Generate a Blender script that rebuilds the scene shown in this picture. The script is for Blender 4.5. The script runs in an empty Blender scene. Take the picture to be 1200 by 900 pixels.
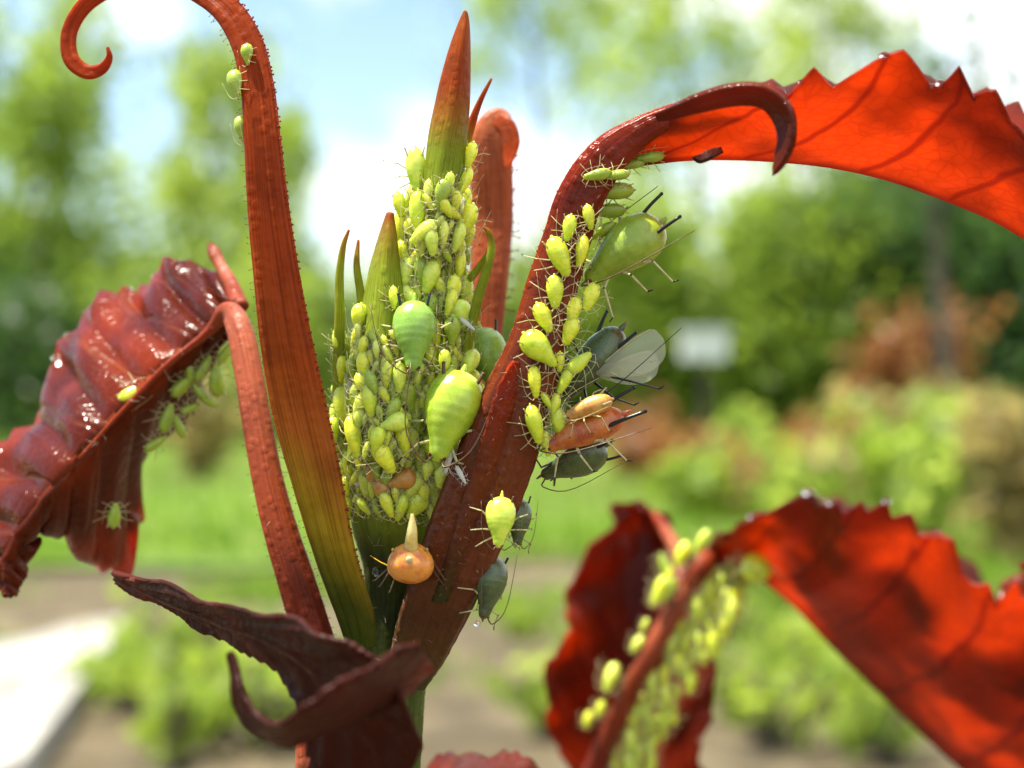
import bpy, math, random
import numpy as np
from mathutils import Vector, Matrix
from mathutils.bvhtree import BVHTree

random.seed(7)
rng = np.random.default_rng(7)
S = bpy.context.scene
C = S.collection
R = math.radians

# ------------------------------------------------------------------ camera, sky, sun, exposure
CAM_H = 0.5                       # the shoot tip stands half a metre above the soil
FOCUS = 0.060                     # metres from lens to the plane in focus
K = 33.0 / 60.0 / 1200.0          # tangent per photograph pixel
cam = bpy.data.cameras.new('camera')
camo = bpy.data.objects.new('camera', cam)
C.objects.link(camo)
camo.location = (0, 0, CAM_H)
camo.rotation_euler = (R(90), 0, 0)
cam.sensor_width = 36.0
cam.lens = 36.0 / (1200 * K)
cam.clip_start = 0.002
cam.clip_end = 3000
cam.dof.use_dof = True
cam.dof.focus_distance = FOCUS
cam.dof.aperture_fstop = cam.lens / (2 * 0.45)      # aperture radius 0.45 mm
cam.dof.aperture_blades = 0
S.camera = camo

SUN_DIR = Vector((-0.36, 0.02, 0.92)).normalized()   # towards the sun
world = bpy.data.worlds.new('World')
S.world = world
world.use_nodes = True
wn, wl = world.node_tree.nodes, world.node_tree.links
wn.clear()
wout = wn.new('ShaderNodeOutputWorld')
wbg = wn.new('ShaderNodeBackground')
wbg.inputs['Strength'].default_value = 0.085
sky = wn.new('ShaderNodeTexSky')
sky.sky_type = 'NISHITA'
sky.sun_disc = False
sky.sun_elevation = math.asin(SUN_DIR.z)
sky.sun_rotation = math.atan2(SUN_DIR.x, SUN_DIR.y)
sky.air_density = 1.0
sky.dust_density = 0.3
sky.ozone_density = 1.6
wtc = wn.new('ShaderNodeTexCoord')
wmap = wn.new('ShaderNodeMapping')
wmap.inputs['Scale'].default_value = (1.0, 1.0, 1.9)
wmap.inputs['Location'].default_value = (0.35, 0.0, 0.1)
wnoi = wn.new('ShaderNodeTexNoise')
wnoi.inputs['Scale'].default_value = 4.2
wnoi.inputs['Detail'].default_value = 6
wnoi.inputs['Roughness'].default_value = 0.55
wramp = wn.new('ShaderNodeMapRange')
wramp.interpolation_type = 'SMOOTHSTEP'
wramp.inputs['From Min'].default_value = 0.44
wramp.inputs['From Max'].default_value = 0.55
wmix = wn.new('ShaderNodeMix'); wmix.data_type = 'RGBA'
wmix.inputs['B'].default_value = (7.6, 7.8, 8.1, 1)
wl.new(wtc.outputs['Generated'], wmap.inputs['Vector'])
wl.new(wmap.outputs['Vector'], wnoi.inputs['Vector'])
wsep = wn.new('ShaderNodeSeparateXYZ')
wl.new(wtc.outputs['Generated'], wsep.inputs[0])
wcl = wn.new('ShaderNodeMath'); wcl.operation = 'MULTIPLY_ADD'; wcl.use_clamp = False
wl.new(wsep.outputs['X'], wcl.inputs[0]); wcl.inputs[1].default_value = 0.42
wl.new(wnoi.outputs['Fac'], wcl.inputs[2])      # the cloud bank thickens towards the right
wl.new(wcl.outputs[0], wramp.inputs['Value'])
wl.new(wramp.outputs['Result'], wmix.inputs['Factor'])
wl.new(sky.outputs['Color'], wmix.inputs['A'])
wl.new(wmix.outputs['Result'], wbg.inputs['Color'])
wl.new(wbg.outputs['Background'], wout.inputs['Surface'])

sl = bpy.data.lights.new('sun', 'SUN')
sl.energy = 5.0
sl.angle = R(0.53)
sl.color = (1.0, 0.93, 0.80)
so = bpy.data.objects.new('sun', sl)
C.objects.link(so)
so.rotation_euler = SUN_DIR.to_track_quat('Z', 'Y').to_euler()
so.location = (0, 0, 20)

S.view_settings.view_transform = 'Standard'
S.view_settings.look = 'None'
S.view_settings.exposure = 1.4
S.view_settings.gamma = 1.0
S.render.engine = 'CYCLES'
S.cycles.use_denoising = True
S.cycles.max_bounces = 10
S.cycles.transparent_max_bounces = 12
S.cycles.sample_clamp_indirect = 6.0

# ------------------------------------------------------------------ helpers
MM = 0.001
def P(px, py, dz=0.0):
    """photograph pixel + millimetres behind the plane in focus -> world point"""
    d = FOCUS + dz * MM
    return Vector(((px - 600) * K * d, d, CAM_H + (450 - py) * K * d))
def G(px, py, dist):
    return Vector(((px - 600) * K * dist, dist, CAM_H + (450 - py) * K * dist))
def on_ground(px, py):
    d = CAM_H / ((py - 450) * K)
    return G(px, py, d)
def PXM(dz=0.0):
    return K * (FOCUS + dz * MM)          # metres per pixel at that depth

def cr(pts, n):
    """Catmull-Rom through pts (n,k array) sampled n times"""
    p = np.asarray([list(q) for q in pts], float)
    m = len(p)
    if m == 2:
        t = np.linspace(0, 1, n)[:, None]
        return p[0] * (1 - t) + p[1] * t
    q = np.vstack([2 * p[0] - p[1], p, 2 * p[-1] - p[-2]])
    out = []
    for s in np.linspace(0, m - 1, n):
        i = min(int(s), m - 2)
        t = s - i
        a, b, c, d = q[i], q[i + 1], q[i + 2], q[i + 3]
        out.append(0.5 * ((2 * b) + (-a + c) * t + (2 * a - 5 * b + 4 * c - d) * t * t + (-a + 3 * b - 3 * c + d) * t ** 3))
    return np.array(out)

class MB:
    def __init__(s):
        s.v, s.f, s.m, s.uv = [], [], [], []
    def add(s, v, f, mi=0, uv=None):
        o = len(s.v)
        s.v.extend([tuple(map(float, x)) for x in v])
        s.f.extend([tuple(i + o for i in q) for q in f])
        s.m.extend([mi] * len(f))
        s.uv.extend(uv if uv is not None else [(0.0, 0.0)] * len(v))
        return s
    def bvh(s):
        return BVHTree.FromPolygons(s.v, s.f)

def to_mesh(name, mb, mats, origin=Vector((0, 0, 0)), smooth=True, bevel=None):
    me = bpy.data.meshes.new(name)
    o = np.array(origin)
    me.from_pydata([tuple(np.array(x) - o) for x in mb.v], [], mb.f)
    for m in mats:
        me.materials.append(m)
    me.polygons.foreach_set('material_index', mb.m)
    uvl = me.uv_layers.new(name='UVMap')
    idx = np.empty(len(me.loops), int)
    me.loops.foreach_get('vertex_index', idx)
    uva = np.array(mb.uv, float)
    uvl.data.foreach_set('uv', uva[idx].ravel())
    if smooth:
        me.polygons.foreach_set('use_smooth', [True] * len(me.polygons))
    me.update()
    return me

def wloc(o):
    v = Vector(o.location)
    while o.parent:
        o = o.parent
        v += o.location
    return v

def obj(name, mb, mats, parent=None, smooth=True, thick=None, loc=None, kind=None):
    if not isinstance(mats, (list, tuple)):
        mats = [mats]
    org = wloc(parent) if parent else (loc if loc is not None else Vector((0, 0, 0)))
    me = to_mesh(name, mb, mats, org, smooth)
    o = bpy.data.objects.new(name, me)
    C.objects.link(o)
    if parent:
        o.parent = parent
    else:
        o.location = org
    if thick:
        md = o.modifiers.new('thickness', 'SOLIDIFY')
        md.thickness = thick * MM
        md.offset = 0
    if kind:
        o['kind'] = kind
    return o

def tag(o, label, cat, group=None, kind=None):
    o['label'] = label
    o['category'] = cat
    if group:
        o['group'] = group
    if kind:
        o['kind'] = kind
    return o
def structure(o):
    o['kind'] = 'structure'
    return o
def empty(name, loc):
    o = bpy.data.objects.new(name, None)
    o.empty_display_size = 0.002
    C.objects.link(o)
    o.location = loc
    return o

def tube_arrays(ctrl, rad, n=10, nu=24, ref=(0, 1, 0), prof=None, cap=True):
    """swept tube; rad entries scalar or (in-plane, along-ref)"""
    c = cr(ctrl, nu)
    ra = cr([[r[0], r[1]] if isinstance(r, (tuple, list)) else [r, r] for r in rad], nu)
    ra = np.maximum(ra, 1e-7)
    t = np.gradient(c, axis=0)
    t /= np.linalg.norm(t, axis=1)[:, None] + 1e-12
    ref = np.array(ref, float)
    v, uv = [], []
    prev = None
    for i in range(nu):
        b = ref - ref.dot(t[i]) * t[i]
        if np.linalg.norm(b) < 0.15:
            b = prev if prev is not None else np.array([1.0, 0, 0])
            b = b - b.dot(t[i]) * t[i]
        b /= np.linalg.norm(b)
        if prev is not None and b.dot(prev) < 0 and abs(b.dot(prev)) > 0.6:
            b = -b
        prev = b
        a = np.cross(t[i], b)
        for j in range(n):
            th = 2 * math.pi * j / n
            k = prof(th, i / (nu - 1)) if prof else 1.0
            v.append(c[i] + k * (ra[i, 0] * math.cos(th) * a + ra[i, 1] * math.sin(th) * b))
            uv.append((i / (nu - 1), j / n))
    f = [(i * n + j, i * n + (j + 1) % n, (i + 1) * n + (j + 1) % n, (i + 1) * n + j) for i in range(nu - 1) for j in range(n)]
    if cap:
        v.append(c[0]); uv.append((0, .5)); k0 = len(v) - 1
        v.append(c[-1]); uv.append((1, .5)); k1 = len(v) - 1
        f += [(k0, (j + 1) % n, j) for j in range(n)]
        f += [(k1, (nu - 1) * n + j, (nu - 1) * n + (j + 1) % n) for j in range(n)]
    return v, f, uv
def tube(mb, ctrl, rad, n=10, nu=24, mi=0, **kw):
    v, f, uv = tube_arrays(ctrl, rad, n, nu, **kw)
    return mb.add(v, f, mi, uv)

def ball(mb, c, r, n=8, m=6, mi=0, sc=(1, 1, 1)):
    v, f = [], []
    for i in range(m + 1):
        ph = math.pi * i / m
        for j in range(n):
            th = 2 * math.pi * j / n
            v.append((c[0] + r * sc[0] * math.sin(ph) * math.cos(th), c[1] + r * sc[1] * math.sin(ph) * math.sin(th), c[2] + r * sc[2] * math.cos(ph)))
    for i in range(m):
        for j in range(n):
            f.append((i * n + j, (i + 1) * n + j, (i + 1) * n + (j + 1) % n, i * n + (j + 1) % n))
    return mb.add(v, f, mi)

def sheet(rows, nu=120, nv=28, rnd=0.6, teeth=0, tamp=0.0, quilt=0.0, nsec=7, wob=0.0, seed=0, sides=(1, 1), tpow=4):
    """leaf blade: rows of (left edge, midrib, right edge) world points, swept along its length"""
    r = np.random.default_rng(seed)
    A = [cr([q[i] for q in rows], nu) for i in range(3)]
    L, M, Rr = A
    vs = np.linspace(-1, 1, nv)
    u = np.linspace(0, 1, nu)
    ph = r.random(4) * 6.28
    pos = np.zeros((nu, nv, 3))
    tooth = np.ones((nu, 2))
    if teeth:
        for s in (0, 1):
            x = u * teeth + 0.35 * np.sin(u * 17 + ph[s]) + ph[s]
            fr = x - np.floor(x)
            ta = 0.45 + 0.9 * r.random(int(teeth) + 12)
            tooth[:, s] = 1 + sides[s] * tamp * ta[np.clip(np.floor(x).astype(int), 0, len(ta) - 1)] * (np.where(fr < 0.8, fr / 0.8, (1 - fr) / 0.2) - 0.6) * np.minimum(1, np.minimum(u, 1 - u) * 14)
    for j, v in enumerate(vs):
        a = abs(v)
        s = 0 if v < 0 else 1
        fac = 1 + (tooth[:, s] - 1) * a ** tpow
        vv = v * fac
        lin = M + np.abs(vv)[:, None] * ((L if v < 0 else Rr) - M)
        par = L * (vv * (vv - 1) / 2)[:, None] + M * (1 - vv ** 2)[:, None] + Rr * (vv * (vv + 1) / 2)[:, None]
        pos[:, j] = lin * (1 - rnd) + par * rnd
    du = np.gradient(pos, axis=0)
    dv = np.gradient(pos, axis=1)
    nrm = np.cross(du, dv)
    nrm /= np.linalg.norm(nrm, axis=2)[:, :, None] + 1e-15
    wid = np.linalg.norm(L - M, axis=1) + np.linalg.norm(Rr - M, axis=1)
    if quilt or wob:
        UU, VV = np.meshgrid(u, vs, indexing='ij')
        a = np.abs(VV)
        x = UU * nsec - a * 1.7
        d = np.abs(x - np.round(x))
        h = quilt * (np.minimum(1, d * 3.2) - 0.5) * np.minimum(1, a * 4) * np.minimum(1, (1.02 - a) * 8)
        h -= quilt * 0.9 * np.exp(-(a / 0.06) ** 2)
        h += wob * (np.sin(UU * 21 + ph[0] + 3 * VV) * 0.5 + np.sin(UU * 37 + ph[1] - 4 * VV) * 0.3) * a ** 2
        pos += nrm * (h * MM)[:, :, None]
    mb = MB()
    v = pos.reshape(-1, 3)
    f = [(i * nv + j, i * nv + j + 1, (i + 1) * nv + j + 1, (i + 1) * nv + j) for i in range(nu - 1) for j in range(nv - 1)]
    uv = [(u[i], (vs[j] + 1) / 2) for i in range(nu) for j in range(nv)]
    mb.add(v, f, 0, uv)
    mb.grid = pos
    mb.nrm = nrm
    return mb

# ------------------------------------------------------------------ materials
class NT:
    def __init__(s, name):
        s.mat = bpy.data.materials.new(name)
        s.mat.use_nodes = True
        s.n, s.l = s.mat.node_tree.nodes, s.mat.node_tree.links
        s.n.clear()
        s.out = s.n.new('ShaderNodeOutputMaterial')
    def node(s, t, **kw):
        x = s.n.new(t)
        for k, v in kw.items():
            if k.startswith('_'):
                setattr(x, k[1:], v)
        return x
    def link(s, a, b):
        s.l.new(a, b)
    def math(s, op, a, b=None, c=None, clamp=False):
        x = s.n.new('ShaderNodeMath'); x.operation = op; x.use_clamp = clamp
        for i, q in enumerate((a, b, c)):
            if q is None:
                continue
            if isinstance(q, (int, float)):
                x.inputs[i].default_value = q
            else:
                s.l.new(q, x.inputs[i])
        return x.outputs[0]
    def rng(s, val, a, b, c=0.0, d=1.0, smooth=True):
        x = s.n.new('ShaderNodeMapRange')
        x.interpolation_type = 'SMOOTHSTEP' if smooth else 'LINEAR'
        s.l.new(val, x.inputs['Value'])
        x.inputs['From Min'].default_value = a; x.inputs['From Max'].default_value = b
        x.inputs['To Min'].default_value = c; x.inputs['To Max'].default_value = d
        return x.outputs['Result']
    def mix(s, fac, a, b, mode='MIX'):
        x = s.n.new('ShaderNodeMix'); x.data_type = 'RGBA'; x.blend_type = mode
        for key, q in (('Factor', fac), ('A', a), ('B', b)):
            if isinstance(q, (int, float)):
                x.inputs[key].default_value = q
            elif isinstance(q, (tuple, list)):
                x.inputs[key].default_value = tuple(q) + ((1,) if len(q) == 3 else ())
            else:
                s.l.new(q, x.inputs[key])
        return x.outputs['Result']
    def ramp(s, fac, stops):
        x = s.n.new('ShaderNodeValToRGB')
        cr_ = x.color_ramp
        while len(cr_.elements) < len(stops):
            cr_.elements.new(0.5)
        for e, (p, c) in zip(cr_.elements, stops):
            e.position = p; e.color = tuple(c) + (1,)
        s.l.new(fac, x.inputs['Fac'])
        return x.outputs['Color']
    def uv(s):
        t = s.n.new('ShaderNodeTexCoord')
        q = s.n.new('ShaderNodeSeparateXYZ')
        s.l.new(t.outputs['UV'], q.inputs[0])
        return q.outputs['X'], q.outputs['Y']
    def objco(s):
        return s.n.new('ShaderNodeTexCoord').outputs['Object']
    def noise(s, vec, scale, detail=3, rough=0.55):
        x = s.n.new('ShaderNodeTexNoise')
        x.inputs['Scale'].default_value = scale; x.inputs['Detail'].default_value = detail; x.inputs['Roughness'].default_value = rough
        if vec is not None:
            s.l.new(vec, x.inputs['Vector'])
        return x.outputs['Fac']
    def voro(s, vec, scale, feature='DISTANCE_TO_EDGE'):
        x = s.n.new('ShaderNodeTexVoronoi'); x.feature = feature
        x.inputs['Scale'].default_value = scale
        s.l.new(vec, x.inputs['Vector'])
        return x.outputs['Distance']
    def bump(s, h, dist, strength=1.0):
        x = s.n.new('ShaderNodeBump')
        x.inputs['Distance'].default_value = dist; x.inputs['Strength'].default_value = strength
        s.l.new(h, x.inputs['Height'])
        return x.outputs['Normal']
    def principled(s, col, rough=0.5, normal=None, **kw):
        x = s.n.new('ShaderNodeBsdfPrincipled')
        if isinstance(col, (tuple, list)):
            x.inputs['Base Color'].default_value = tuple(col) + (1,)
        else:
            s.l.new(col, x.inputs['Base Color'])
        if isinstance(rough, (int, float)):
            x.inputs['Roughness'].default_value = rough
        else:
            s.l.new(rough, x.inputs['Roughness'])
        if normal is not None:
            s.l.new(normal, x.inputs['Normal'])
        for k, v in kw.items():
            x.inputs[k.replace('_', ' ')].default_value = v
        return x
    def translucent(s, col, normal=None):
        x = s.n.new('ShaderNodeBsdfTranslucent')
        if isinstance(col, (tuple, list)):
            x.inputs['Color'].default_value = tuple(col) + (1,)
        else:
            s.l.new(col, x.inputs['Color'])
        if normal is not None:
            s.l.new(normal, x.inputs['Normal'])
        return x
    def blend(s, fac, a, b):
        x = s.n.new('ShaderNodeMixShader')
        if isinstance(fac, (int, float)):
            x.inputs[0].default_value = fac
        else:
            s.l.new(fac, x.inputs[0])
        s.l.new(a.outputs[0], x.inputs[1]); s.l.new(b.outputs[0], x.inputs[2])
        return x
    def done(s, sh):
        s.l.new(sh.outputs[0], s.out.inputs['Surface'])
        return s.mat

def leaf_mat(name, base, vein, trans, tvein, tfac=0.45, rough=0.32, nsec=7, cell=1900, spec=0.25):
    t = NT(name)
    u, v = t.uv()
    oc = t.objco()
    a = t.math('ABSOLUTE', t.math('SUBTRACT', t.math('MULTIPLY', v, 2.0), 1.0))
    x = t.math('SUBTRACT', t.math('MULTIPLY', u, float(nsec)), t.math('MULTIPLY', a, 1.7))
    x = t.math('ADD', x, t.math('MULTIPLY', t.math('SUBTRACT', t.noise(oc, 500, 2), 0.5), 0.25))
    fr = t.math('ABSOLUTE', t.math('SUBTRACT', t.math('FRACT', t.math('ADD', x, 0.5)), 0.5))
    sec = t.rng(fr, 0.012, 0.07, 0.9, 0.0)
    mid = t.rng(a, 0.01, 0.09, 1.0, 0.0)
    wv = t.node('ShaderNodeTexNoise'); wv.inputs['Scale'].default_value = 900; wv.inputs['Detail'].default_value = 2
    t.link(oc, wv.inputs['Vector'])
    vm_ = t.node('ShaderNodeVectorMath'); vm_.operation = 'MULTIPLY_ADD'
    t.link(wv.outputs['Color'], vm_.inputs[0]); vm_.inputs[1].default_value = (0.0007, 0.0007, 0.0007); t.link(oc, vm_.inputs[2])
    vor = t.voro(vm_.outputs[0], cell)
    net = t.rng(vor, 0.0, 0.14, 1.0, 0.0)
    vm = t.math('MAXIMUM', t.math('MAXIMUM', sec, mid), t.math('MULTIPLY', net, 0.30))
    big = t.noise(oc, 260, 3)
    fine = t.noise(oc, 2600, 3)
    c = t.mix(t.math('MULTIPLY', vm, 0.7), base, vein)
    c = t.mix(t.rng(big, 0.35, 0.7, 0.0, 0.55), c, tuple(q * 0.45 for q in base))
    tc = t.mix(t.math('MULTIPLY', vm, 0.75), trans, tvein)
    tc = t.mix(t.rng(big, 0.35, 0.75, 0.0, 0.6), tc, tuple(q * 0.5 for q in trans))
    shade_patch = t.rng(t.noise(oc, 130, 3, .5), 0.38, 0.54, 0.0, 0.85)  # dark blotches: leaf shading painted into both colours as noise
    c = t.mix(shade_patch, c, t.mix(1.0, c, (0.5, 0.5, 0.5), 'MULTIPLY'))
    tc = t.mix(shade_patch, tc, t.mix(1.0, tc, (0.40, 0.27, 0.4), 'MULTIPLY'))
    h = t.math('ADD', t.math('MULTIPLY', vm, -0.9), t.math('MULTIPLY', fine, 0.6))
    nm = t.bump(h, 0.00006, 0.8)
    p = t.principled(c, t.rng(fine, 0.3, 0.7, rough * 0.75, rough * 1.4), nm, Specular_IOR_Level=spec)
    return t.done(t.blend(tfac, p, t.translucent(tc)))

def stalk_mat(name, stops, across=None, tfac=0.12, rough=0.35, warts=0.00003, spark=3500, spec=0.13, namp=0.04, sk=0.7):
    """petiole skin: colour runs along its length, fine lengthwise streaks and glandular roughness"""
    t = NT(name)
    u, v = t.uv()
    oc = t.objco()
    nz = t.noise(oc, 700, 3)
    uu = t.math('ADD', u, t.math('MULTIPLY', t.math('SUBTRACT', nz, 0.5), namp))
    if across:
        d = t.math('SINE', t.math('MULTIPLY', t.math('ADD', v, across[0]), 6.2832))
        uu = t.math('ADD', uu, t.math('MULTIPLY', d, across[1]))
    c = t.ramp(uu, stops)
    cv = t.node('ShaderNodeCombineXYZ')
    t.link(t.math('MULTIPLY', u, 6.0), cv.inputs[0]); t.link(t.math('MULTIPLY', v, 46.0), cv.inputs[1])
    streak = t.noise(cv.outputs[0], 1.0, 3)
    c = t.mix(t.rng(t.noise(oc, 420, 4, .65), 0.42, 0.7, 0.0, 0.55), c, t.mix(1.0, c, (0.5, 0.42, 0.45), 'MULTIPLY'))
    c = t.mix(t.rng(streak, 0.38, 0.68, 0.0, sk), c, t.mix(1.0, c, (0.45, 0.40, 0.40), 'MULTIPLY'))
    fine = t.noise(oc, spark, 3, 0.65)
    wart = t.rng(t.voro(oc, spark * 0.75, 'F1'), 0.15, 0.5, 1.0, 0.0)
    h = t.math('ADD', t.math('ADD', t.math('MULTIPLY', fine, 0.8), t.math('MULTIPLY', wart, 0.6)), t.math('MULTIPLY', streak, 0.7))
    nm = t.bump(h, warts, 0.9)
    p = t.principled(c, t.rng(fine, 0.3, 0.75, rough * 0.6, rough * 1.6), nm, Specular_IOR_Level=spec)
    p.inputs['Subsurface Weight'].default_value = 0.25
    p.inputs['Subsurface Scale'].default_value = 0.0006
    p.inputs['Subsurface Radius'].default_value = (1.0, 0.35, 0.15)
    return t.done(t.blend(tfac, p, t.translucent(c)))

def aphid_mat(name, c1, c2, c3, rough=0.28, ssw=0.75, rad=(1.0, 0.9, 0.25), sc=0.00045):
    t = NT(name)
    oc = t.objco()
    oi = t.node('ShaderNodeObjectInfo')
    c = t.mix(oi.outputs['Random'], c1, c2)
    nz = t.noise(oc, 4.5, 4, 0.6)
    c = t.mix(t.rng(nz, 0.42, 0.66, 0.0, 0.8), c, c3)
    fine = t.noise(oc, 45.0, 3)
    sep = t.node('ShaderNodeSeparateXYZ'); t.link(oc, sep.inputs[0])
    seg = t.math('ABSOLUTE', t.math('SINE', t.math('MULTIPLY', sep.outputs['X'], 34.0)))
    h = t.math('ADD', t.math('MULTIPLY', seg, 0.28), t.math('MULTIPLY', fine, 0.55))
    nm = t.bump(h, 0.00003, 0.4)
    p = t.principled(c, t.rng(fine, 0.3, 0.7, rough * 0.7, rough * 1.5), nm, Specular_IOR_Level=0.6)
    p.inputs['Subsurface Weight'].default_value = ssw
    p.inputs['Subsurface Scale'].default_value = sc
    p.inputs['Subsurface Radius'].default_value = rad
    return t.done(p)

def plain(name, col, rough=0.5, var=0.25, scale=40.0, bumpd=0.0, spec=0.4, trans=0.0):
    t = NT(name)
    oc = t.objco()
    nz = t.noise(oc, scale, 4)
    c = t.mix(t.rng(nz, 0.3, 0.75), tuple(q * (1 - var) for q in col), tuple(min(1, q * (1 + var)) for q in col))
    nm = t.bump(nz, bumpd) if bumpd else None
    p = t.principled(c, rough, nm, Specular_IOR_Level=spec)
    return t.done(t.blend(trans, p, t.translucent(c)) if trans else p)

RED = (0.20, 0.022, 0.014)
M = {}
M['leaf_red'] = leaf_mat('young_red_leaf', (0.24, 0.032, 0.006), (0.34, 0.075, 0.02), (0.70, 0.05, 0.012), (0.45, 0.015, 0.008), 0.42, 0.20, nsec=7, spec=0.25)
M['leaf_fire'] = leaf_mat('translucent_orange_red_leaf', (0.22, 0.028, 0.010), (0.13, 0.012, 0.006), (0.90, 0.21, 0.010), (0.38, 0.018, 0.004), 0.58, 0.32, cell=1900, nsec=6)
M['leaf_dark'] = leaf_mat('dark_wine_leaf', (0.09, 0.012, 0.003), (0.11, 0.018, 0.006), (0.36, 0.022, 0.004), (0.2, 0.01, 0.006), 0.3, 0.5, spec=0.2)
M['stalk_left'] = stalk_mat('orange_green_stalk', [(0.0, (0.06, 0.10, 0.012)), (0.06, (0.12, 0.14, 0.015)), (0.11, (0.50, 0.36, 0.025)), (0.17, (0.56, 0.18, 0.025)), (0.23, (0.50, 0.11, 0.016)), (0.30, (0.48, 0.080, 0.010)), (1.0, (0.52, 0.065, 0.010))], across=(0.75, 0.025), tfac=0.48, namp=0.03)
M['stalk_thin'] = stalk_mat('pinkish_stalk', [(0.0, (0.16, 0.02, 0.012)), (0.3, (0.30, 0.055, 0.016)), (0.6, (0.42, 0.11, 0.05)), (0.75, (0.30, 0.05, 0.016)), (1.0, (0.26, 0.04, 0.010))], tfac=0.1)
M['stalk_right'] = stalk_mat('brown_red_stalk', [(0.0, (0.05, 0.055, 0.012)), (0.08, (0.10, 0.05, 0.014)), (0.2, (0.17, 0.045, 0.016)), (0.45, (0.20, 0.036, 0.008)), (0.7, (0.22, 0.022, 0.003)), (1.0, (0.36, 0.030, 0.003))], tfac=0.2, warts=0.00006, rough=0.2, sk=0.3, spec=0.22)
M['stalk_back'] = stalk_mat('dusty_red_stalk', [(0.0, (0.24, 0.05, 0.02)), (0.6, (0.44, 0.10, 0.03)), (1.0, (0.50, 0.15, 0.06))], tfac=0.15)
M['stem_green'] = stalk_mat('green_stem', [(0.0, (0.16, 0.24, 0.035)), (0.6, (0.13, 0.19, 0.03)), (1.0, (0.05, 0.07, 0.012))], tfac=0.12)
M['cane'] = plain('green_cane', (0.12, 0.17, 0.05), 0.5, 0.3, 60)
M['sepal'] = stalk_mat('sepal_green_to_rust', [(0.0, (0.34, 0.46, 0.035)), (0.32, (0.32, 0.40, 0.03)), (0.45, (0.42, 0.20, 0.02)), (0.60, (0.46, 0.09, 0.015)), (1.0, (0.50, 0.13, 0.015))], tfac=0.50, warts=0.00003)
M['sepal_green'] = stalk_mat('sepal_lime', [(0.0, (0.40, 0.52, 0.04)), (0.65, (0.38, 0.48, 0.035)), (0.88, (0.42, 0.28, 0.03)), (1.0, (0.45, 0.10, 0.02))], tfac=0.50, warts=0.00003)
M['bud'] = stalk_mat('bud_green', [(0.0, (0.02, 0.026, 0.006)), (0.22, (0.05, 0.07, 0.010)), (0.34, (0.40, 0.52, 0.04)), (1.0, (0.48, 0.58, 0.05))], tfac=0.25)  # dark green foot, darkened further by shade painted into the ramp
M['hook'] = leaf_mat('orange_tip', (0.5, 0.10, 0.02), (0.4, 0.05, 0.02), (0.9, 0.30, 0.02), (0.8, 0.15, 0.02), 0.6, 0.35)
M['hair_red'] = plain('gland_hair', (0.30, 0.03, 0.02), 0.35, 0.2, 800, trans=0.3)
M['hair_tip'] = plain('gland_tip', (0.05, 0.006, 0.010), 0.25, 0.2, 800)
M['hair_pale'] = plain('pale_hair', (0.75, 0.66, 0.55), 0.35, 0.1, 800, trans=0.5)
M['ap_yellow'] = aphid_mat('yellow_green_aphid', (0.86, 0.86, 0.045), (0.56, 0.72, 0.05), (0.42, 0.58, 0.025), sc=0.0007, rough=0.2)
M['ap_green'] = aphid_mat('leaf_green_aphid', (0.30, 0.48, 0.06), (0.26, 0.45, 0.06), (0.18, 0.34, 0.03))
M['ap_plump'] = aphid_mat('plump_lime_aphid', (0.42, 0.56, 0.035), (0.40, 0.54, 0.035), (0.28, 0.42, 0.02))
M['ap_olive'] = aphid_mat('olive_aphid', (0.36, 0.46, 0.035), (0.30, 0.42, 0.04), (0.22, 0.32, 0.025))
M['ap_orange'] = aphid_mat('orange_aphid', (0.60, 0.22, 0.03), (0.54, 0.17, 0.02), (0.32, 0.045, 0.012), rad=(1.0, 0.4, 0.1))
M['ap_tan'] = aphid_mat('tan_aphid', (0.58, 0.34, 0.07), (0.55, 0.28, 0.06), (0.40, 0.17, 0.03), rad=(1.0, 0.5, 0.15))
M['ap_dark'] = aphid_mat('dark_green_aphid', (0.075, 0.115, 0.03), (0.06, 0.10, 0.025), (0.04, 0.05, 0.02), ssw=0.4)
M['ap_lime'] = aphid_mat('pale_striped_aphid', (0.76, 0.84, 0.14), (0.62, 0.76, 0.09), (0.40, 0.60, 0.04), sc=0.0007, rough=0.2)
M['ap_rust'] = aphid_mat('rust_aphid', (0.78, 0.34, 0.06), (0.76, 0.32, 0.05), (0.55, 0.14, 0.02), rad=(1.0, 0.4, 0.1))
M['ap_tail'] = aphid_mat('pale_tail', (0.72, 0.60, 0.22), (0.72, 0.60, 0.22), (0.55, 0.36, 0.08))
M['ap_leg'] = plain('aphid_leg', (0.66, 0.62, 0.32), 0.3, 0.2, 12, trans=0.35)
M['ap_black'] = plain('aphid_black', (0.012, 0.011, 0.010), 0.28, 0.2, 12)
M['ap_brown'] = plain('aphid_brown', (0.10, 0.05, 0.02), 0.35, 0.2, 12)
M['ap_eye'] = plain('aphid_eye', (0.12, 0.008, 0.008), 0.15, 0.1, 12)
M['skin'] = plain('shed_skin', (0.80, 0.80, 0.72), 0.3, 0.1, 12, trans=0.45)
# membranous wing
t = NT('wing_membrane')
tr = t.node('ShaderNodeBsdfTransparent'); tr.inputs[0].default_value = (0.92, 0.95, 0.88, 1)
p = t.principled((0.62, 0.66, 0.52), 0.22, t.bump(t.noise(t.objco(), 14, 3), 0.00002, 0.6), Specular_IOR_Level=0.6)
M['wing'] = t.done(t.blend(0.42, tr, t.blend(0.5, p, t.translucent((0.7, 0.74, 0.55)))))
# dew
t = NT('honeydew')
g = t.principled((1, 1, 1), 0.02); g.inputs['Transmission Weight'].default_value = 1.0; g.inputs['IOR'].default_value = 1.36
M['dew'] = t.done(g)

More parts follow.
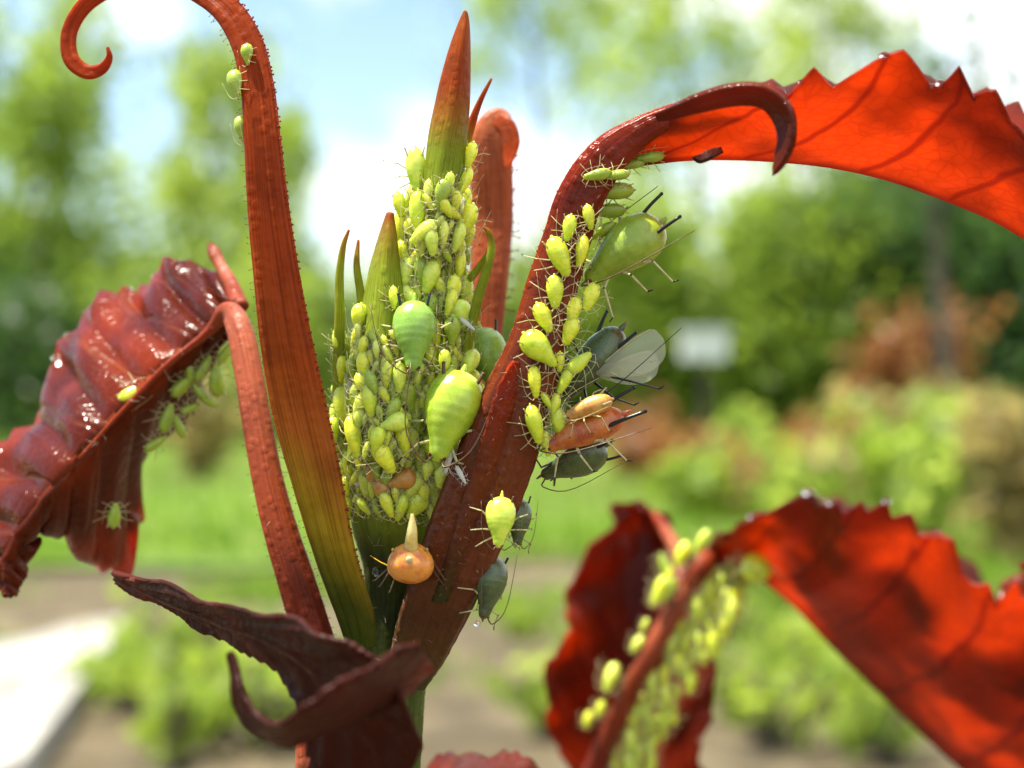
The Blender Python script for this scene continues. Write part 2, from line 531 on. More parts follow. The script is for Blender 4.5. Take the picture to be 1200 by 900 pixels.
def foliage(name, a, b, tr=0.45, rough=0.45):
    t = NT(name)
    geo = t.node('ShaderNodeNewGeometry')
    c = t.mix(geo.outputs['Random Per Island'], a, b)
    p = t.principled(c, rough, Specular_IOR_Level=0.35)
    return t.done(t.blend(tr, p, t.translucent(t.mix(0.5, c, tuple(min(1, q * 3.2) for q in b)))))
M['f_light'] = foliage('light_foliage', (0.12, 0.19, 0.02), (0.24, 0.30, 0.05), 0.62)
M['f_mid'] = foliage('mid_foliage', (0.07, 0.13, 0.012), (0.15, 0.21, 0.025), 0.55)
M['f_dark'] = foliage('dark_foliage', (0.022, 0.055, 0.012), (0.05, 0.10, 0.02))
M['f_lime'] = foliage('lime_foliage', (0.13, 0.21, 0.02), (0.22, 0.29, 0.03))
M['f_red'] = foliage('red_foliage', (0.22, 0.05, 0.02), (0.20, 0.10, 0.03))
M['f_dry'] = foliage('dry_foliage', (0.20, 0.17, 0.05), (0.28, 0.23, 0.08))
M['f_grass'] = foliage('grass', (0.08, 0.17, 0.012), (0.17, 0.27, 0.025))
M['bark'] = plain('bark', (0.11, 0.085, 0.06), 0.8, 0.35, 30, 0.01)
M['bark_pale'] = plain('pale_bark', (0.36, 0.33, 0.28), 0.75, 0.35, 14, 0.01)

# ------------------------------------------------------------------ the garden behind: ground
def ground_mat():
    t = NT('garden_soil')
    oc = t.objco()
    n1 = t.noise(oc, 3.5, 5); n2 = t.noise(oc, 8, 5); n3 = t.noise(oc, 0.5, 2)
    c = t.mix(t.rng(n1, 0.3, 0.7), (0.075, 0.058, 0.032), (0.15, 0.12, 0.07))
    c = t.mix(t.rng(n2, 0.42, 0.62, 0, 0.8), c, (0.05, 0.04, 0.025))
    nm = t.bump(n2, 0.04)
    return t.done(t.principled(c, 0.9, nm, Specular_IOR_Level=0.2))
def lawn_mat():
    t = NT('lawn_earth')
    oc = t.objco()
    c = t.mix(t.rng(t.noise(oc, 1.5, 5), 0.3, 0.7), (0.06, 0.12, 0.015), (0.17, 0.24, 0.035))
    c = t.mix(t.rng(t.noise(oc, 0.9, 4), 0.5, 0.62, 0, .7), c, (0.17, 0.14, 0.07))
    return t.done(t.principled(c, 0.8, t.bump(t.noise(oc, 30, 4), 0.03), Specular_IOR_Level=0.2))
def grid_sheet(x0, x1, y0, y1, nx, ny, z, amp=0.0, edge=0.0, seed=1):
    r = np.random.default_rng(seed)
    mb = MB()
    xs, ys = np.linspace(x0, x1, nx), np.linspace(y0, y1, ny)
    ph = r.random(6) * 6.28
    v = []
    for j, y in enumerate(ys):
        for i, x in enumerate(xs):
            e = edge * (math.sin(x * 1.7 + ph[0]) + 0.6 * math.sin(x * 4.3 + ph[1])) if j == 0 else 0
            v.append((x, y + e, z + amp * (math.sin(x * 5 + ph[2]) * math.sin(y * 6 + ph[3]) + 0.6 * math.sin(x * 13 + y * 4 + ph[4]))))
    f = [(j * nx + i, j * nx + i + 1, (j + 1) * nx + i + 1, (j + 1) * nx + i) for j in range(ny - 1) for i in range(nx - 1)]
    mb.add(v, f)
    return mb
mb = MB()
mb.add([(-600, -600, 0), (600, -600, 0), (600, 900, 0), (-600, 900, 0)], [(0, 1, 2, 3)])
structure(obj('ground', mb, ground_mat(), smooth=False))
structure(obj('soil_bed', grid_sheet(-6, 6, -2, 5.6, 90, 70, 0.016, 0.006), ground_mat()))
structure(obj('lawn', grid_sheet(-40, 40, 5.0, 60, 160, 30, 0.03, 0.0, 0.22, 3), lawn_mat()))

def blades(n, xf, hf, w, seed, lean=0.35):
    r = np.random.default_rng(seed)
    v, f = [], []
    for i in range(n):
        x, y = xf(r)
        h = hf(r)
        a = r.random() * 6.28
        lx, ly = math.cos(a), math.sin(a)
        q = r.random() * 6.28
        wx, wy = w * math.cos(q), w * math.sin(q)
        k = h * lean * r.random()
        o = len(v)
        v += [(x - wx, y - wy, 0.02), (x + wx, y + wy, 0.02), (x + wx * .7 + lx * k * .4, y + wy * .7 + ly * k * .4, h * .6), (x + lx * k, y + ly * k, h)]
        f += [(o, o + 1, o + 2), (o, o + 2, o + 3)]
    mb = MB(); mb.add(v, f)
    return mb
def lawn_xy(r):
    y = 5.0 + 12 * r.random() ** 1.5
    return ((r.random() - 0.5) * (4 + y * 0.75), y)
g = obj('grass', blades(26000, lawn_xy, lambda r: 0.04 + 0.10 * r.random(), 0.006, 4), M['f_grass'], smooth=False)
tag(g, 'short bright green lawn grass beyond the bare soil', 'grass', kind='stuff')

_cl = np.random.default_rng(77).random((44, 3)); _cl[22:, 0] = 0.56 + 0.44 * _cl[22:, 0]
def clump_xy(r):
    c = _cl[r.integers(0, 44)]
    y = 3.0 + 2.6 * c[1] ** .7
    return ((c[0] - .5) * (1.0 + y * .6) + r.normal() * .10, y + r.normal() * .12)
g = obj('sparse_grass', blades(12000, clump_xy, lambda r: 0.02 + 0.06 * r.random(), 0.006, 9), M['f_grass'], smooth=False)
tag(g, 'thin tufts of green grass scattered over the bare soil', 'grass', kind='stuff')

# ------------------------------------------------------------------ trees, shrubs, plants
def leaf_quads(cent, size, seed, droop=0.0, aspect=0.55):
    r = np.random.default_rng(seed)
    n = len(cent)
    d = r.normal(size=(n, 3)); d[:, 2] -= droop * 2
    d /= np.linalg.norm(d, axis=1)[:, None]
    e = np.cross(d, r.normal(size=(n, 3))); e /= np.linalg.norm(e, axis=1)[:, None]
    s = size * (0.6 + 0.8 * r.random(n))[:, None]
    a, b = d * s, e * s * aspect
    v = np.stack([cent - a, cent + b - a * .1, cent + a, cent - b - a * .1], 1).reshape(-1, 3)
    f = [(4 * i, 4 * i + 1, 4 * i + 2, 4 * i + 3) for i in range(n)]
    return v, f

def tree(name, base, height, crown_z, spread, nleaf, mat, label, cat='tree', group=None, seed=0, limbs=9, upright=0.5, clump=0.22, leaf=0.05, trunk_r=0.06, bark='bark', droop=0.2, sub=5, cz_pow=1.0):
    r = np.random.default_rng(seed)
    root = empty(name, base)
    tag(root, label, cat, group)
    b = np.array(base)
    mb = MB()
    top = b + np.array([r.normal() * 0.08 * height, r.normal() * 0.05 * height, height * 0.93])
    midp = (b + top) / 2 + np.array([r.normal() * 0.04 * height, 0, 0])
    spine = cr([b - np.array([0, 0, 0.05]), midp, top], 30)
    tube(mb, [b - np.array([0, 0, 0.05]), midp, top], [trunk_r, trunk_r * .7, trunk_r * .15], 8, 14)
    cents = []
    for i in range(limbs):
        z = crown_z + (1 - crown_z) * ((i + r.random()) / limbs) ** cz_pow
        s = spine[min(29, int(z * 29))]
        a = i * 2.4 + r.random()
        ln = spread * (1.15 - 0.75 * max(0, (z - crown_z) / (1 - crown_z + 1e-6))) * (0.6 + 0.6 * r.random())
        tip = s + np.array([math.cos(a) * ln, math.sin(a) * ln, ln * upright * (0.5 + r.random())])
        mid = (s + tip) / 2 + np.array([0, 0, ln * 0.12])
        tube(mb, [s, mid, tip], [trunk_r * .4 * (1.1 - z * .6), trunk_r * .22, trunk_r * .05], 5, 8)
        limb = cr([s, mid, tip], 12)
        for q in range(sub):
            k = 0.35 + 0.65 * (q + r.random()) / sub
            c = limb[min(11, int(k * 11))]
            cents.append((c + r.normal(size=3) * ln * 0.10, clump * (0.6 + 0.8 * r.random())))
    obj('trunk', mb, M[bark], root)
    per = max(4, nleaf // len(cents))
    pts = []
    for c, s in cents:
        g = r.normal(size=(per, 3)) * s
        g[:, 2] *= 1.25
        pts.append(c + g - np.array([0, 0, droop * s]))
    pts = np.concatenate(pts)
    pts = pts[pts[:, 2] > 0.08]
    v, f = leaf_quads(pts, leaf, seed + 1, droop)
    cm = MB(); cm.add(v, f)
    obj('crown', cm, mat, root, smooth=False)
    return root

def GB(px, dist):
    p = G(px, 450, dist); p.z = 0.0
    return p

# young trees on the left, against the blue sky
left = [(-45, 17, 4.3, 'f_light', 'tall light green young tree beyond the tip of the drooping leaf'), (55, 15, 3.1, 'f_mid', 'shorter mid green young tree behind the drooping red leaf'),
        (140, 18, 4.4, 'f_light', 'tallest light green young tree rising behind the curled stalk tip'), (235, 16.5, 3.6, 'f_light', 'light green young tree between the curled tip and the tall red stalk'),
        (300, 19, 3.2, 'f_lime', 'lime green young tree half hidden by the tall red stalk'), (-110, 20, 4.2, 'f_mid', 'mid green young tree furthest out along the lawn edge')]
for i, (px, d, h, m, w) in enumerate(left):
    tree('young_tree', GB(px, d), h, 0.12, 0.85, 3000, M[m], w, group='young trees behind the lawn', seed=20 + i, limbs=17, upright=1.3, clump=0.13, leaf=0.055, trunk_r=0.03, sub=5, droop=0.6)
# tall sparse trees, top centre to right
tall = [(820, 26, 8.0, 0.38, 2.0, 'f_light', 'tall open-crowned tree with bare gaps, trunk rising behind the hedge'),
        (620, 30, 9.5, 0.55, 2.1, 'f_light', 'tall thin-leaved tree whose high branches hang over white cloud'),
        (1010, 32, 9.2, 0.50, 1.9, 'f_light', 'tall loose-leaved tree behind the dark end of the hedge')]
for i, (px, d, h, cz, sp, m, lb) in enumerate(tall):
    tree('tall_tree', GB(px, d), h, cz, sp, 5200, M[m], lb, seed=60 + i, limbs=15, upright=0.5, clump=0.24, leaf=0.07, trunk_r=0.055, sub=5, droop=0.3)
# hedge on the right
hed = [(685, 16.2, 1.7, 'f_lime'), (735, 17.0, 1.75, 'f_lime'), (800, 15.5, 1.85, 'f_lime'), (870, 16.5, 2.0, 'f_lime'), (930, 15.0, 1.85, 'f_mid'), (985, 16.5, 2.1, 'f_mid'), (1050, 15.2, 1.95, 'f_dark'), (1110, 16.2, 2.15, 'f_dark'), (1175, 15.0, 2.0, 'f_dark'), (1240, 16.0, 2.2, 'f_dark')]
for i, (px, d, h, m) in enumerate(hed):
    lab = ['yellow-green shrub ending the hedge beside the arching stalk', 'yellow-green hedge shrub behind the large olive aphid', 'yellow-green hedge shrub right behind the white box', 'yellow-green hedge shrub one along from the white box towards the darker shrubs',
           'mid green lower hedge shrub under the glowing leaf', 'taller mid green hedge shrub before the loose-leaved tree', 'dark green hedge shrub behind the rusty shrubs', 'dark green taller hedge shrub behind the slim dark trunk',
           'dark green hedge shrub just past the slim dark trunk', 'dark green shrub at the far dark end of the hedge'][i]
    tree('hedge_shrub', GB(px, d), h + 0.12, 0.05, 0.66, 5200, M[m], lab, 'shrub', 'hedge shrubs, ' + m[2:] + ' green', seed=90 + i, limbs=16, upright=0.35, clump=0.19, leaf=0.06, trunk_r=0.04, sub=7, droop=0.1)
# low shrubs on the left under the young trees
for i, (px, d, h, m) in enumerate([(-60, 15, 1.35, 'f_mid'), (30, 14.2, 1.15, 'f_dark'), (120, 15.2, 1.4, 'f_mid'), (205, 14.3, 1.15, 'f_mid'), (290, 15.5, 1.35, 'f_light'), (370, 14.8, 1.3, 'f_mid'), (450, 15.6, 1.25, 'f_mid'), (540, 15, 1.4, 'f_mid'), (640, 15.4, 1.55, 'f_mid')]):
    tree('low_shrub', GB(px, d), h, 0.05, 0.60, 2200, M[m], 'low bushy green shrub beneath the young trees along the lawn edge', 'shrub', 'low shrubs along the lawn edge', seed=130 + i, limbs=12, upright=0.3, clump=0.19, leaf=0.05, trunk_r=0.03, sub=5, droop=0.1)
# slim dark trunk at the right
tree('slim_tree', GB(1128, 9.0), 2.1, 0.62, 0.5, 700, M['f_dark'], 'slim dark-trunked tree standing in front of the dark green hedge', seed=170, limbs=8, upright=0.7, clump=0.14, leaf=0.045, trunk_r=0.055, sub=4)
# red-leaved and dry plants in the vegetable plot
def clumpy(name, base, h, w, n, mat, label, cat, group=None, seed=0, leaf=0.04):
    r = np.random.default_rng(seed)
    root = empty(name, base)
    tag(root, label, cat, group)
    mb = MB()
    pts = []
    b = np.array(base)
    for i in range(7):
        a = i * 0.9 + r.random()
        tip = b + np.array([math.cos(a) * w * r.random(), math.sin(a) * w * r.random(), h * (0.7 + 0.35 * r.random())])
        tube(mb, [b + np.array([0, 0, -0.01]), (b + tip) / 2 + np.array([0, 0, h * .1]), tip], [0.008, 0.006, 0.002], 5, 7)
        line = cr([b, (b + tip) / 2 + np.array([0, 0, h * .1]), tip], 20)
        pts.append(line[r.integers(4, 20, n // 7)] + r.normal(size=(n // 7, 3)) * w * 0.22)
    pts = np.concatenate(pts); pts = pts[pts[:, 2] > 0.03]
    obj('stems', mb, M['bark'], root)
    v, f = leaf_quads(pts, leaf, seed + 1)
    cm = MB(); cm.add(v, f)
    obj('foliage', cm, mat, root, smooth=False)
    return root
for i, (px, d, h) in enumerate([(1040, 10.5, 0.85), (1095, 11, 0.95)]):
    clumpy('red_shrub', GB(px, d), h, 0.32, 420, M['f_red'], 'rusty red-leaved shrub standing before the dark green hedge', 'shrub', 'rusty shrubs before the hedge', 200 + i, 0.05)
for i, (px, d, h) in enumerate([(790, 8.0, 0.26), (975, 8.2, 0.36), (745, 9.0, 0.36), (880, 6.6, 0.20)]):
    clumpy('red_plant', GB(px, d), h, 0.24, 260, M['f_red'], 'low reddish leafy plant growing out of the lawn', 'plant', 'low reddish plants', 210 + i, 0.04)
for i, (px, d, h) in enumerate([(1085, 5.6, 0.40), (1060, 6.2, 0.34), (1120, 6.6, 0.36), (900, 7.0, 0.26), (870, 9.6, 0.34), (820, 6.4, 0.22), (940, 6.0, 0.20), (1000, 8.6, 0.36)]):
    clumpy('leafy_plant', GB(px, d), h, 0.18, 240, M['f_lime' if i % 2 else 'f_light'], 'upright fresh green leafy plant growing in the plot before the hedge', 'plant', 'leafy green plants in the plot', 220 + i, 0.05)
for i, (px, d, h) in enumerate([(1180, 5.0, 0.45), (1150, 6.8, 0.45), (235, 9.0, 0.5), (1000, 9.5, 0.45), (1060, 8.4, 0.4), (850, 7.4, 0.24), (950, 7.2, 0.24)]):
    clumpy('dry_plant', GB(px, d), h, 0.20, 300, M['f_dry'], 'straw-coloured dry plant clump standing in the garden plot', 'plant', 'dry plant clumps', 240 + i, 0.05)
# weeds on the bare soil
for i, (px, py, s) in enumerate([(150, 850, .10), (205, 800, .11), (225, 790, .08), (160, 815, .09), (300, 895, .12), (255, 880, .10), (335, 880, .09), (205, 905, .10), (640, 885, .09), (610, 760, .05), (330, 790, .07), (120, 830, .06), (850, 760, .08), (900, 800, .09), (960, 850, .10), (860, 860, .10), (930, 730, .08), (1000, 890, .11), (880, 700, .07), (1040, 905, .10), (900, 890, .10)]):
    p = on_ground(px, py); p.z = 0.016
    clumpy('weed', p, s, s * 0.9, 46, M['f_lime'], 'small lime green weed sprouting from the bare soil', 'weed', 'weeds on the soil', 260 + i, 0.026)

# pale slab lying on the soil
def slab():
    a, b, c_ = on_ground(163, 752), on_ground(0, 792), on_ground(48, 905)
    for q in (a, b, c_):
        q.z = 0.012
    d1, d2 = (b - a) * 2.2, (c_ - a) * 1.15
    root = empty('stone_slab', a)
    tag(root, 'pale weathered slab lying flat on the bare soil', 'slab')
    r = np.random.default_rng(5)
    m = plain('pale_stone', (0.34, 0.33, 0.30), 0.85, 0.35, 6, 0.006)
    def piece(v0, v1, h):
        mb = MB(); v = []
        n1 = 12
        for i in range(n1 + 1):
            q = a + d1 * (i / n1)
            for w, z in ((v0, 0), (v0, h - .01), (v0 + .02, h), (v1 - .02, h), (v1, h - .01), (v1, 0)):
                v.append(q + d2 * (w + .012 * r.normal()) + Vector((0, 0, z + .003 * r.normal())))
        f = [(i * 6 + j, i * 6 + (j + 1) % 6, (i + 1) * 6 + (j + 1) % 6, (i + 1) * 6 + j) for i in range(n1) for j in range(6)]
        f += [tuple(range(5, -1, -1)), tuple(n1 * 6 + j for j in range(6))]
        mb.add(v, f)
        obj('slab_half', mb, m, root, smooth=False)
    piece(0, 0.43, 0.05)
    piece(0.47, 1.0, 0.04)
slab()
# white box on a post before the hedge
def white_box():
    b = GB(825, 10.0)
    root = empty('garden_box', b)
    tag(root, 'white box on a short post before the yellow-green hedge', 'box')
    mb = MB(); tube(mb, [b + Vector((0, 0, -.02)), b + Vector((0, 0, .63))], [0.018, 0.018], 8, 4)
    obj('post', mb, M['bark'], root)
    def bx(cx, cz, w, dd, h):
        m = MB(); v = []
        for k, s in ((0, 1), (1, 1)):
            z = cz + h * k
            for sx, sy in ((-1, -1), (1, -1), (1, 1), (-1, 1)):
                v.append((b.x + cx + sx * w / 2, b.y + sy * dd / 2, z))
        m.add(v, [(3, 2, 1, 0), (4, 5, 6, 7), (0, 1, 5, 4), (1, 2, 6, 5), (2, 3, 7, 6), (3, 0, 4, 7)])
        return m
    w = plain('white_paint', (0.78, 0.79, 0.78), 0.45, 0.06, 8)
    obj('box_body', bx(0, 0.63, 0.23, 0.20, 0.14), w, root, smooth=False)
    obj('box_lid', bx(0, 0.773, 0.27, 0.24, 0.025), w, root, smooth=False)
white_box()

# ------------------------------------------------------------------ rose shoots
GRID = {}
SUB = {}            # surfaces that aphids sit on
def path3(pts):
    """(px, py, dz, half-width px[, depth ratio]) -> control points and radii"""
    c = [P(q[0], q[1], q[2]) for q in pts]
    r = [(q[3] * PXM(q[2]), q[3] * PXM(q[2]) * (q[4] if len(q) > 4 else 0.6)) for q in pts]
    return c, r
def groove(depth=0.22, at=1.5 * math.pi, w=0.55, bumps=0.0, seed=0, ridge=0.03):
    r = np.random.default_rng(seed)
    ph = r.random(3) * 6.28
    def f(th, u):
        d = (th - at + math.pi) % (2 * math.pi) - math.pi
        k = 1 - depth * math.exp(-(d / w) ** 2) + ridge * (math.cos(9 * th + 2.0 * math.sin(u * 7 + ph[0])) + 0.6 * math.cos(14 * th + 3 * u))
        if bumps:
            k += bumps * (math.sin(u * 190 + ph[0] + 2 * th) * math.sin(u * 87 + ph[1] - 3 * th) + 0.7 * math.sin(u * 333 + 5 * th + ph[2]) * math.sin(u * 41 + 4 * th)) * 0.5
        return k
    return f
def strip(pts, nu=70, nv=9, twist=0.0, rnd=0.5, **kw):
    """(px,py,dzL,dzR,half-width) ribbon whose edges lie across its path"""
    a = np.array([[q[0], q[1]] for q in pts], float)
    t = np.gradient(a, axis=0); t /= np.linalg.norm(t, axis=1)[:, None]
    rows = []
    for i, q in enumerate(pts):
        nx, ny = -t[i, 1], t[i, 0]
        rows.append((P(q[0] - nx * q[4], q[1] - ny * q[4], q[2]), P(q[0], q[1], (q[2] + q[3]) / 2 - (q[5] if len(q) > 5 else 0)), P(q[0] + nx * q[4], q[1] + ny * q[4], q[3])))
    return sheet(rows, nu, nv, rnd=rnd, **kw)
def hair(mb, base, tip, r, mi=0, head=None, hr=1.7):
    mid = (base + tip) / 2 + (tip - base).length * 0.12 * Vector((random.uniform(-1, 1), random.uniform(-1, 1), random.uniform(-1, 1)))
    tube(mb, [base, mid, tip], [r, r * .7, r * .35], 4, 4, mi, cap=False)
    if head is not None:
        ball(mb, tip, r * hr, 5, 4, head)
def edge_hairs(pts, side, n, ln, r, glands=True, lo=0.0, hi=1.0, jitter=0.3, mats=None, depth=0.0):
    """bristles standing off one edge of a stalk"""
    c = cr([P(q[0], q[1], q[2]) for q in pts], 200)
    w = cr([[q[3] * PXM(q[2])] for q in pts], 200)[:, 0]
    t = np.gradient(c, axis=0); t /= np.linalg.norm(t, axis=1)[:, None]
    mb = MB()
    for i in range(n):
        k = int((lo + (hi - lo) * (i + random.uniform(-.4, .4)) / n) * 199) % 200
        a = Vector(np.cross(t[k], [0, 1, 0]))
        a.normalize()
        a = a * side
        b = Vector(c[k]) + a * w[k] * 0.93 + Vector((0, depth * w[k], 0))
        dirn = (a + Vector((random.gauss(0, jitter), random.gauss(0, jitter), random.gauss(0, jitter)))).normalized()
        hair(mb, b, b + dirn * ln * MM * random.uniform(.6, 1.3), r * MM, 0, 1 if glands else None)
    return mb
def surf_hairs(mb_src, n, ln, r, seed, tangent=0.6):
    """fine hairs spread over a skin"""
    rr = random.Random(seed)
    mb = MB()
    for _ in range(n):
        f = rr.choice(mb_src.f)
        p = [Vector(mb_src.v[i]) for i in f[:3]]
        nr = (p[1] - p[0]).cross(p[2] - p[0])
        if nr.length == 0:
            continue
        nr.normalize()
        c = (p[0] + p[1] + p[2]) / 3
        d = (nr + tangent * Vector((rr.gauss(0, 1), rr.gauss(0, 1), rr.gauss(0, 1)))).normalized()
        hair(mb, c, c + d * ln * MM * rr.uniform(.5, 1.4), r * MM)
    return mb

base1 = P(440, 1000, 2); base1 = Vector((base1.x - 0.004, base1.y + 0.01, 0.0))
shoot = empty('rose_shoot', base1)
tag(shoot, 'red and green young rose shoot with central bud crowded by aphids', 'rose shoot')

# stem down to the soil
mb = MB()
c = [base1 + Vector((0, 0, -0.01)), base1 + Vector((0.002, -0.002, 0.2)), base1 + Vector((0.001, -0.004, 0.4)), P(436, 1150, 3.2), P(441, 1000, 3.2), P(446, 900, 3.2), P(455, 830, 3.2), P(463, 770, 3.2)]
rr = [0.004, 0.0032, 0.0022, 0.00155, 0.00145, 0.00138, 0.00125, 0.00110]
tube(mb, c, rr, 20, 90, prof=groove(0.0, bumps=0.01))
obj('stem', mb, M['stem_green'], shoot)

# ---- bud
bud_pts = [(462, 800, 3.2, 40, 1), (466, 735, 3.2, 37, 1), (470, 675, 3.2, 42, 1), (474, 615, 3.2, 60, 1), (475, 555, 3.2, 72, 1), (475, 490, 3.2, 76, 1), (478, 430, 3.2, 70, 1), (485, 370, 3.1, 58, 1), (496, 310, 3.0, 47, 1), (507, 255, 2.8, 36, 1), (516, 205, 2.6, 24, 1), (522, 165, 2.5, 10, 1)]
c, r_ = path3(bud_pts)
mb = MB(); tube(mb, c, r_, 40, 90, prof=lambda th, u: 1 + 0.05 * math.cos(5 * th + 1.0) + 0.015 * math.sin(u * 60 + 3 * th))
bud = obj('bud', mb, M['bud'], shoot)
SUB['bud'] = mb.bvh()
bud_mb = mb
def sepal(rows, mat, rnd=0.7, thick=0.10, **kw):
    m = sheet(rows, 60, 13, rnd=rnd, **kw)
    o = obj('sepal', m, mat, bud, thick=thick)
    SUB['sepal%d' % len(SUB)] = m.bvh()
    return m
# tall central sepal
sepal([(P(488, 300, 1.6), P(508, 300, 1.0), P(530, 300, 1.7)), (P(492, 250, 1.6), P(514, 250, 1.0), P(537, 250, 1.8)), (P(498, 205, 1.6), P(518, 205, 1.0), P(542, 205, 1.8)), (P(503, 160, 1.7), P(525, 160, 1.1), P(546, 160, 1.8)), (P(510, 125, 1.8), P(532, 125, 1.2), P(549, 125, 1.8)), (P(518, 90, 1.8), P(537, 90, 1.3), P(550, 90, 1.8)), (P(528, 55, 1.8), P(541, 55, 1.4), P(550, 55, 1.8)), (P(537, 30, 1.8), P(544, 30, 1.6), P(549, 30, 1.8)), (P(544, 14, 1.8), P(545, 13, 1.8), P(547, 14, 1.8))], M['sepal'])
# broad left sepal
sepal([(P(408, 545, 1.6), P(440, 540, 0.2), P(478, 540, 0.8)), (P(412, 480, 1.4), P(440, 478, 0.1), P(475, 476, 0.7)), (P(418, 420, 1.3), P(445, 418, 0.2), P(476, 416, 0.8)), (P(424, 370, 1.4), P(448, 366, 0.5), P(474, 364, 1.0)), (P(433, 320, 1.5), P(450, 316, 0.8), P(468, 314, 1.2)), (P(444, 280, 1.6), P(454, 278, 1.1), P(464, 277, 1.3)), (P(454, 250, 1.6), P(457, 249, 1.4), P(460, 250, 1.5))], M['sepal_green'])
# right and rear sepals hugging the bud
sepal([(P(500, 560, 0.7), P(530, 560, 1.0), P(552, 560, 2.6)), (P(512, 480, 0.7), P(540, 480, 1.2), P(556, 480, 2.8)), (P(520, 400, 1.0), P(540, 400, 1.6), P(550, 400, 3.0)), (P(524, 330, 1.4), P(538, 330, 2.0), P(546, 330, 3.0)), (P(528, 270, 1.8), P(537, 270, 2.2), P(542, 270, 2.8)), (P(536, 220, 2.2), P(539, 218, 2.3), P(541, 220, 2.5))], M['sepal_green'])
def lobe(pts, mat, ratio=0.5):
    c, r_ = path3([q + (ratio,) for q in pts])
    m = MB(); tube(m, c, r_, 10, 40)
    obj('sepal_lobe', m, mat, bud)
    return m
lobe([(395, 470, 2.0, 6), (397, 420, 1.8, 7), (398, 370, 1.6, 6), (398, 325, 1.6, 5), (402, 290, 1.6, 3.5), (409, 269, 1.6, 1.5)], M['sepal_green'])
lobe([(434, 430, 1.6, 6), (428, 380, 1.6, 6), (422, 340, 1.6, 5), (418, 310, 1.6, 4), (420, 281, 1.8, 1.5)], M['sepal_green'])
lobe([(543, 430, 1.4, 5), (550, 395, 1.2, 6), (560, 350, 1.0, 6), (571, 315, 0.9, 5.5), (576, 290, 0.9, 4.5), (573, 273, 0.9, 3.5), (566, 266, 0.9, 1.5)], M['sepal_green'])
lobe([(547, 330, 2.0, 4), (558, 318, 1.8, 4.5), (570, 300, 1.6, 3), (574, 292, 1.5, 1)], M['sepal_green'])
lobe([(536, 215, 2.2, 5), (543, 180, 2.2, 6), (551, 150, 2.2, 5.5), (562, 120, 2.2, 3.5), (576, 92, 2.2, 1.6)], M['sepal'])
m = surf_hairs(bud_mb, 2200, 0.38, 0.0045, 3)
obj('bud_hairs', m, M['hair_pale'], bud, kind='stuff')

# ---- tall stalk at the left with curled tip
Lst = [(424, 760, 1.5, 20), (416, 720, 1.2, 25), (393, 650, 0.6, 28), (371, 560, 0.2, 34), (352, 480, 0.0, 37), (336, 400, -0.3, 35), (324, 320, -0.4, 31), (314, 240, -0.4, 28), (307, 160, -0.3, 25), (301, 100, 0.0, 23), (289, 50, 0.4, 22), (266, 12, 0.9, 20), (235, -10, 1.5, 17), (190, -28, 2.4, 13), (140, -18, 3.0, 12), (102, 4, 3.2, 11.5), (82, 36, 3.2, 11), (83, 68, 3.0, 11), (101, 84, 2.8, 10), (119, 81, 2.6, 8), (128, 68, 2.5, 5), (126, 55, 2.5, 2)]
Lst = [(q[0], q[1], q[2], q[3] * .86) for q in Lst]
c, r_ = path3([q + (0.40,) for q in Lst])
mb = MB(); tube(mb, c, r_, 32, 300, prof=groove(0.35, bumps=0.008, seed=2))
left_leaf = obj('curled_leaf', mb, M['stalk_left'], shoot)
left_leaf['label'] = 'tall red leaf stalk fading to green at its base, tip curled over'
SUB['left'] = mb.bvh()
m = edge_hairs(Lst, 1, 64, 0.16, 0.012, lo=0.08, hi=0.55, jitter=0.25)
obj('gland_hairs', m, [M['hair_red'], M['hair_tip']], left_leaf, kind='stuff')
m = edge_hairs(Lst, -1, 130, 0.09, 0.022, lo=0.08, hi=0.62, jitter=0.5, depth=-0.2)
obj('gland_hairs', m, [M['hair_red'], M['hair_red']], left_leaf, kind='stuff')

# ---- slim pinkish stalk carrying the drooping left leaf
Tst = [(382, 790, 3.0, 26), (366, 740, 3.0, 26), (347, 680, 3.2, 25), (328, 620, 3.5, 23), (313, 560, 4.0, 21), (302, 500, 4.6, 20), (292, 440, 5.4, 19), (281, 388, 6.3, 18), (266, 366, 7.4, 14), (242, 391, 7.9, 6), (192, 431, 7.6, 4), (140, 485, 7.4, 3), (92, 538, 7.2, 2)]
Tst = [(q[0], q[1], q[2], q[3] * .88) for q in Tst]
c, r_ = path3([q + (0.6,) for q in Tst])
mb = MB(); tube(mb, c, r_, 24, 120, prof=groove(0.2, at=1.7 * math.pi, bumps=0.01, seed=4))
left_stalk = obj('leaf_stalk', mb, M['stalk_thin'], shoot)
SUB['thin'] = mb.bvh()
m = edge_hairs(Tst, -1, 34, 0.13, 0.012, lo=0.03, hi=0.62)
obj('gland_hairs', m, [M['hair_red'], M['hair_tip']], left_stalk, kind='stuff')
m = edge_hairs(Tst, 1, 26, 0.12, 0.012, lo=0.03, hi=0.62)
obj('gland_hairs', m, [M['hair_red'], M['hair_tip']], left_stalk, kind='stuff')
m = surf_hairs(mb, 90, 0.35, 0.006, 9, 1.5)
obj('stalk_hairs', m, M['hair_pale'], left_stalk, kind='stuff')
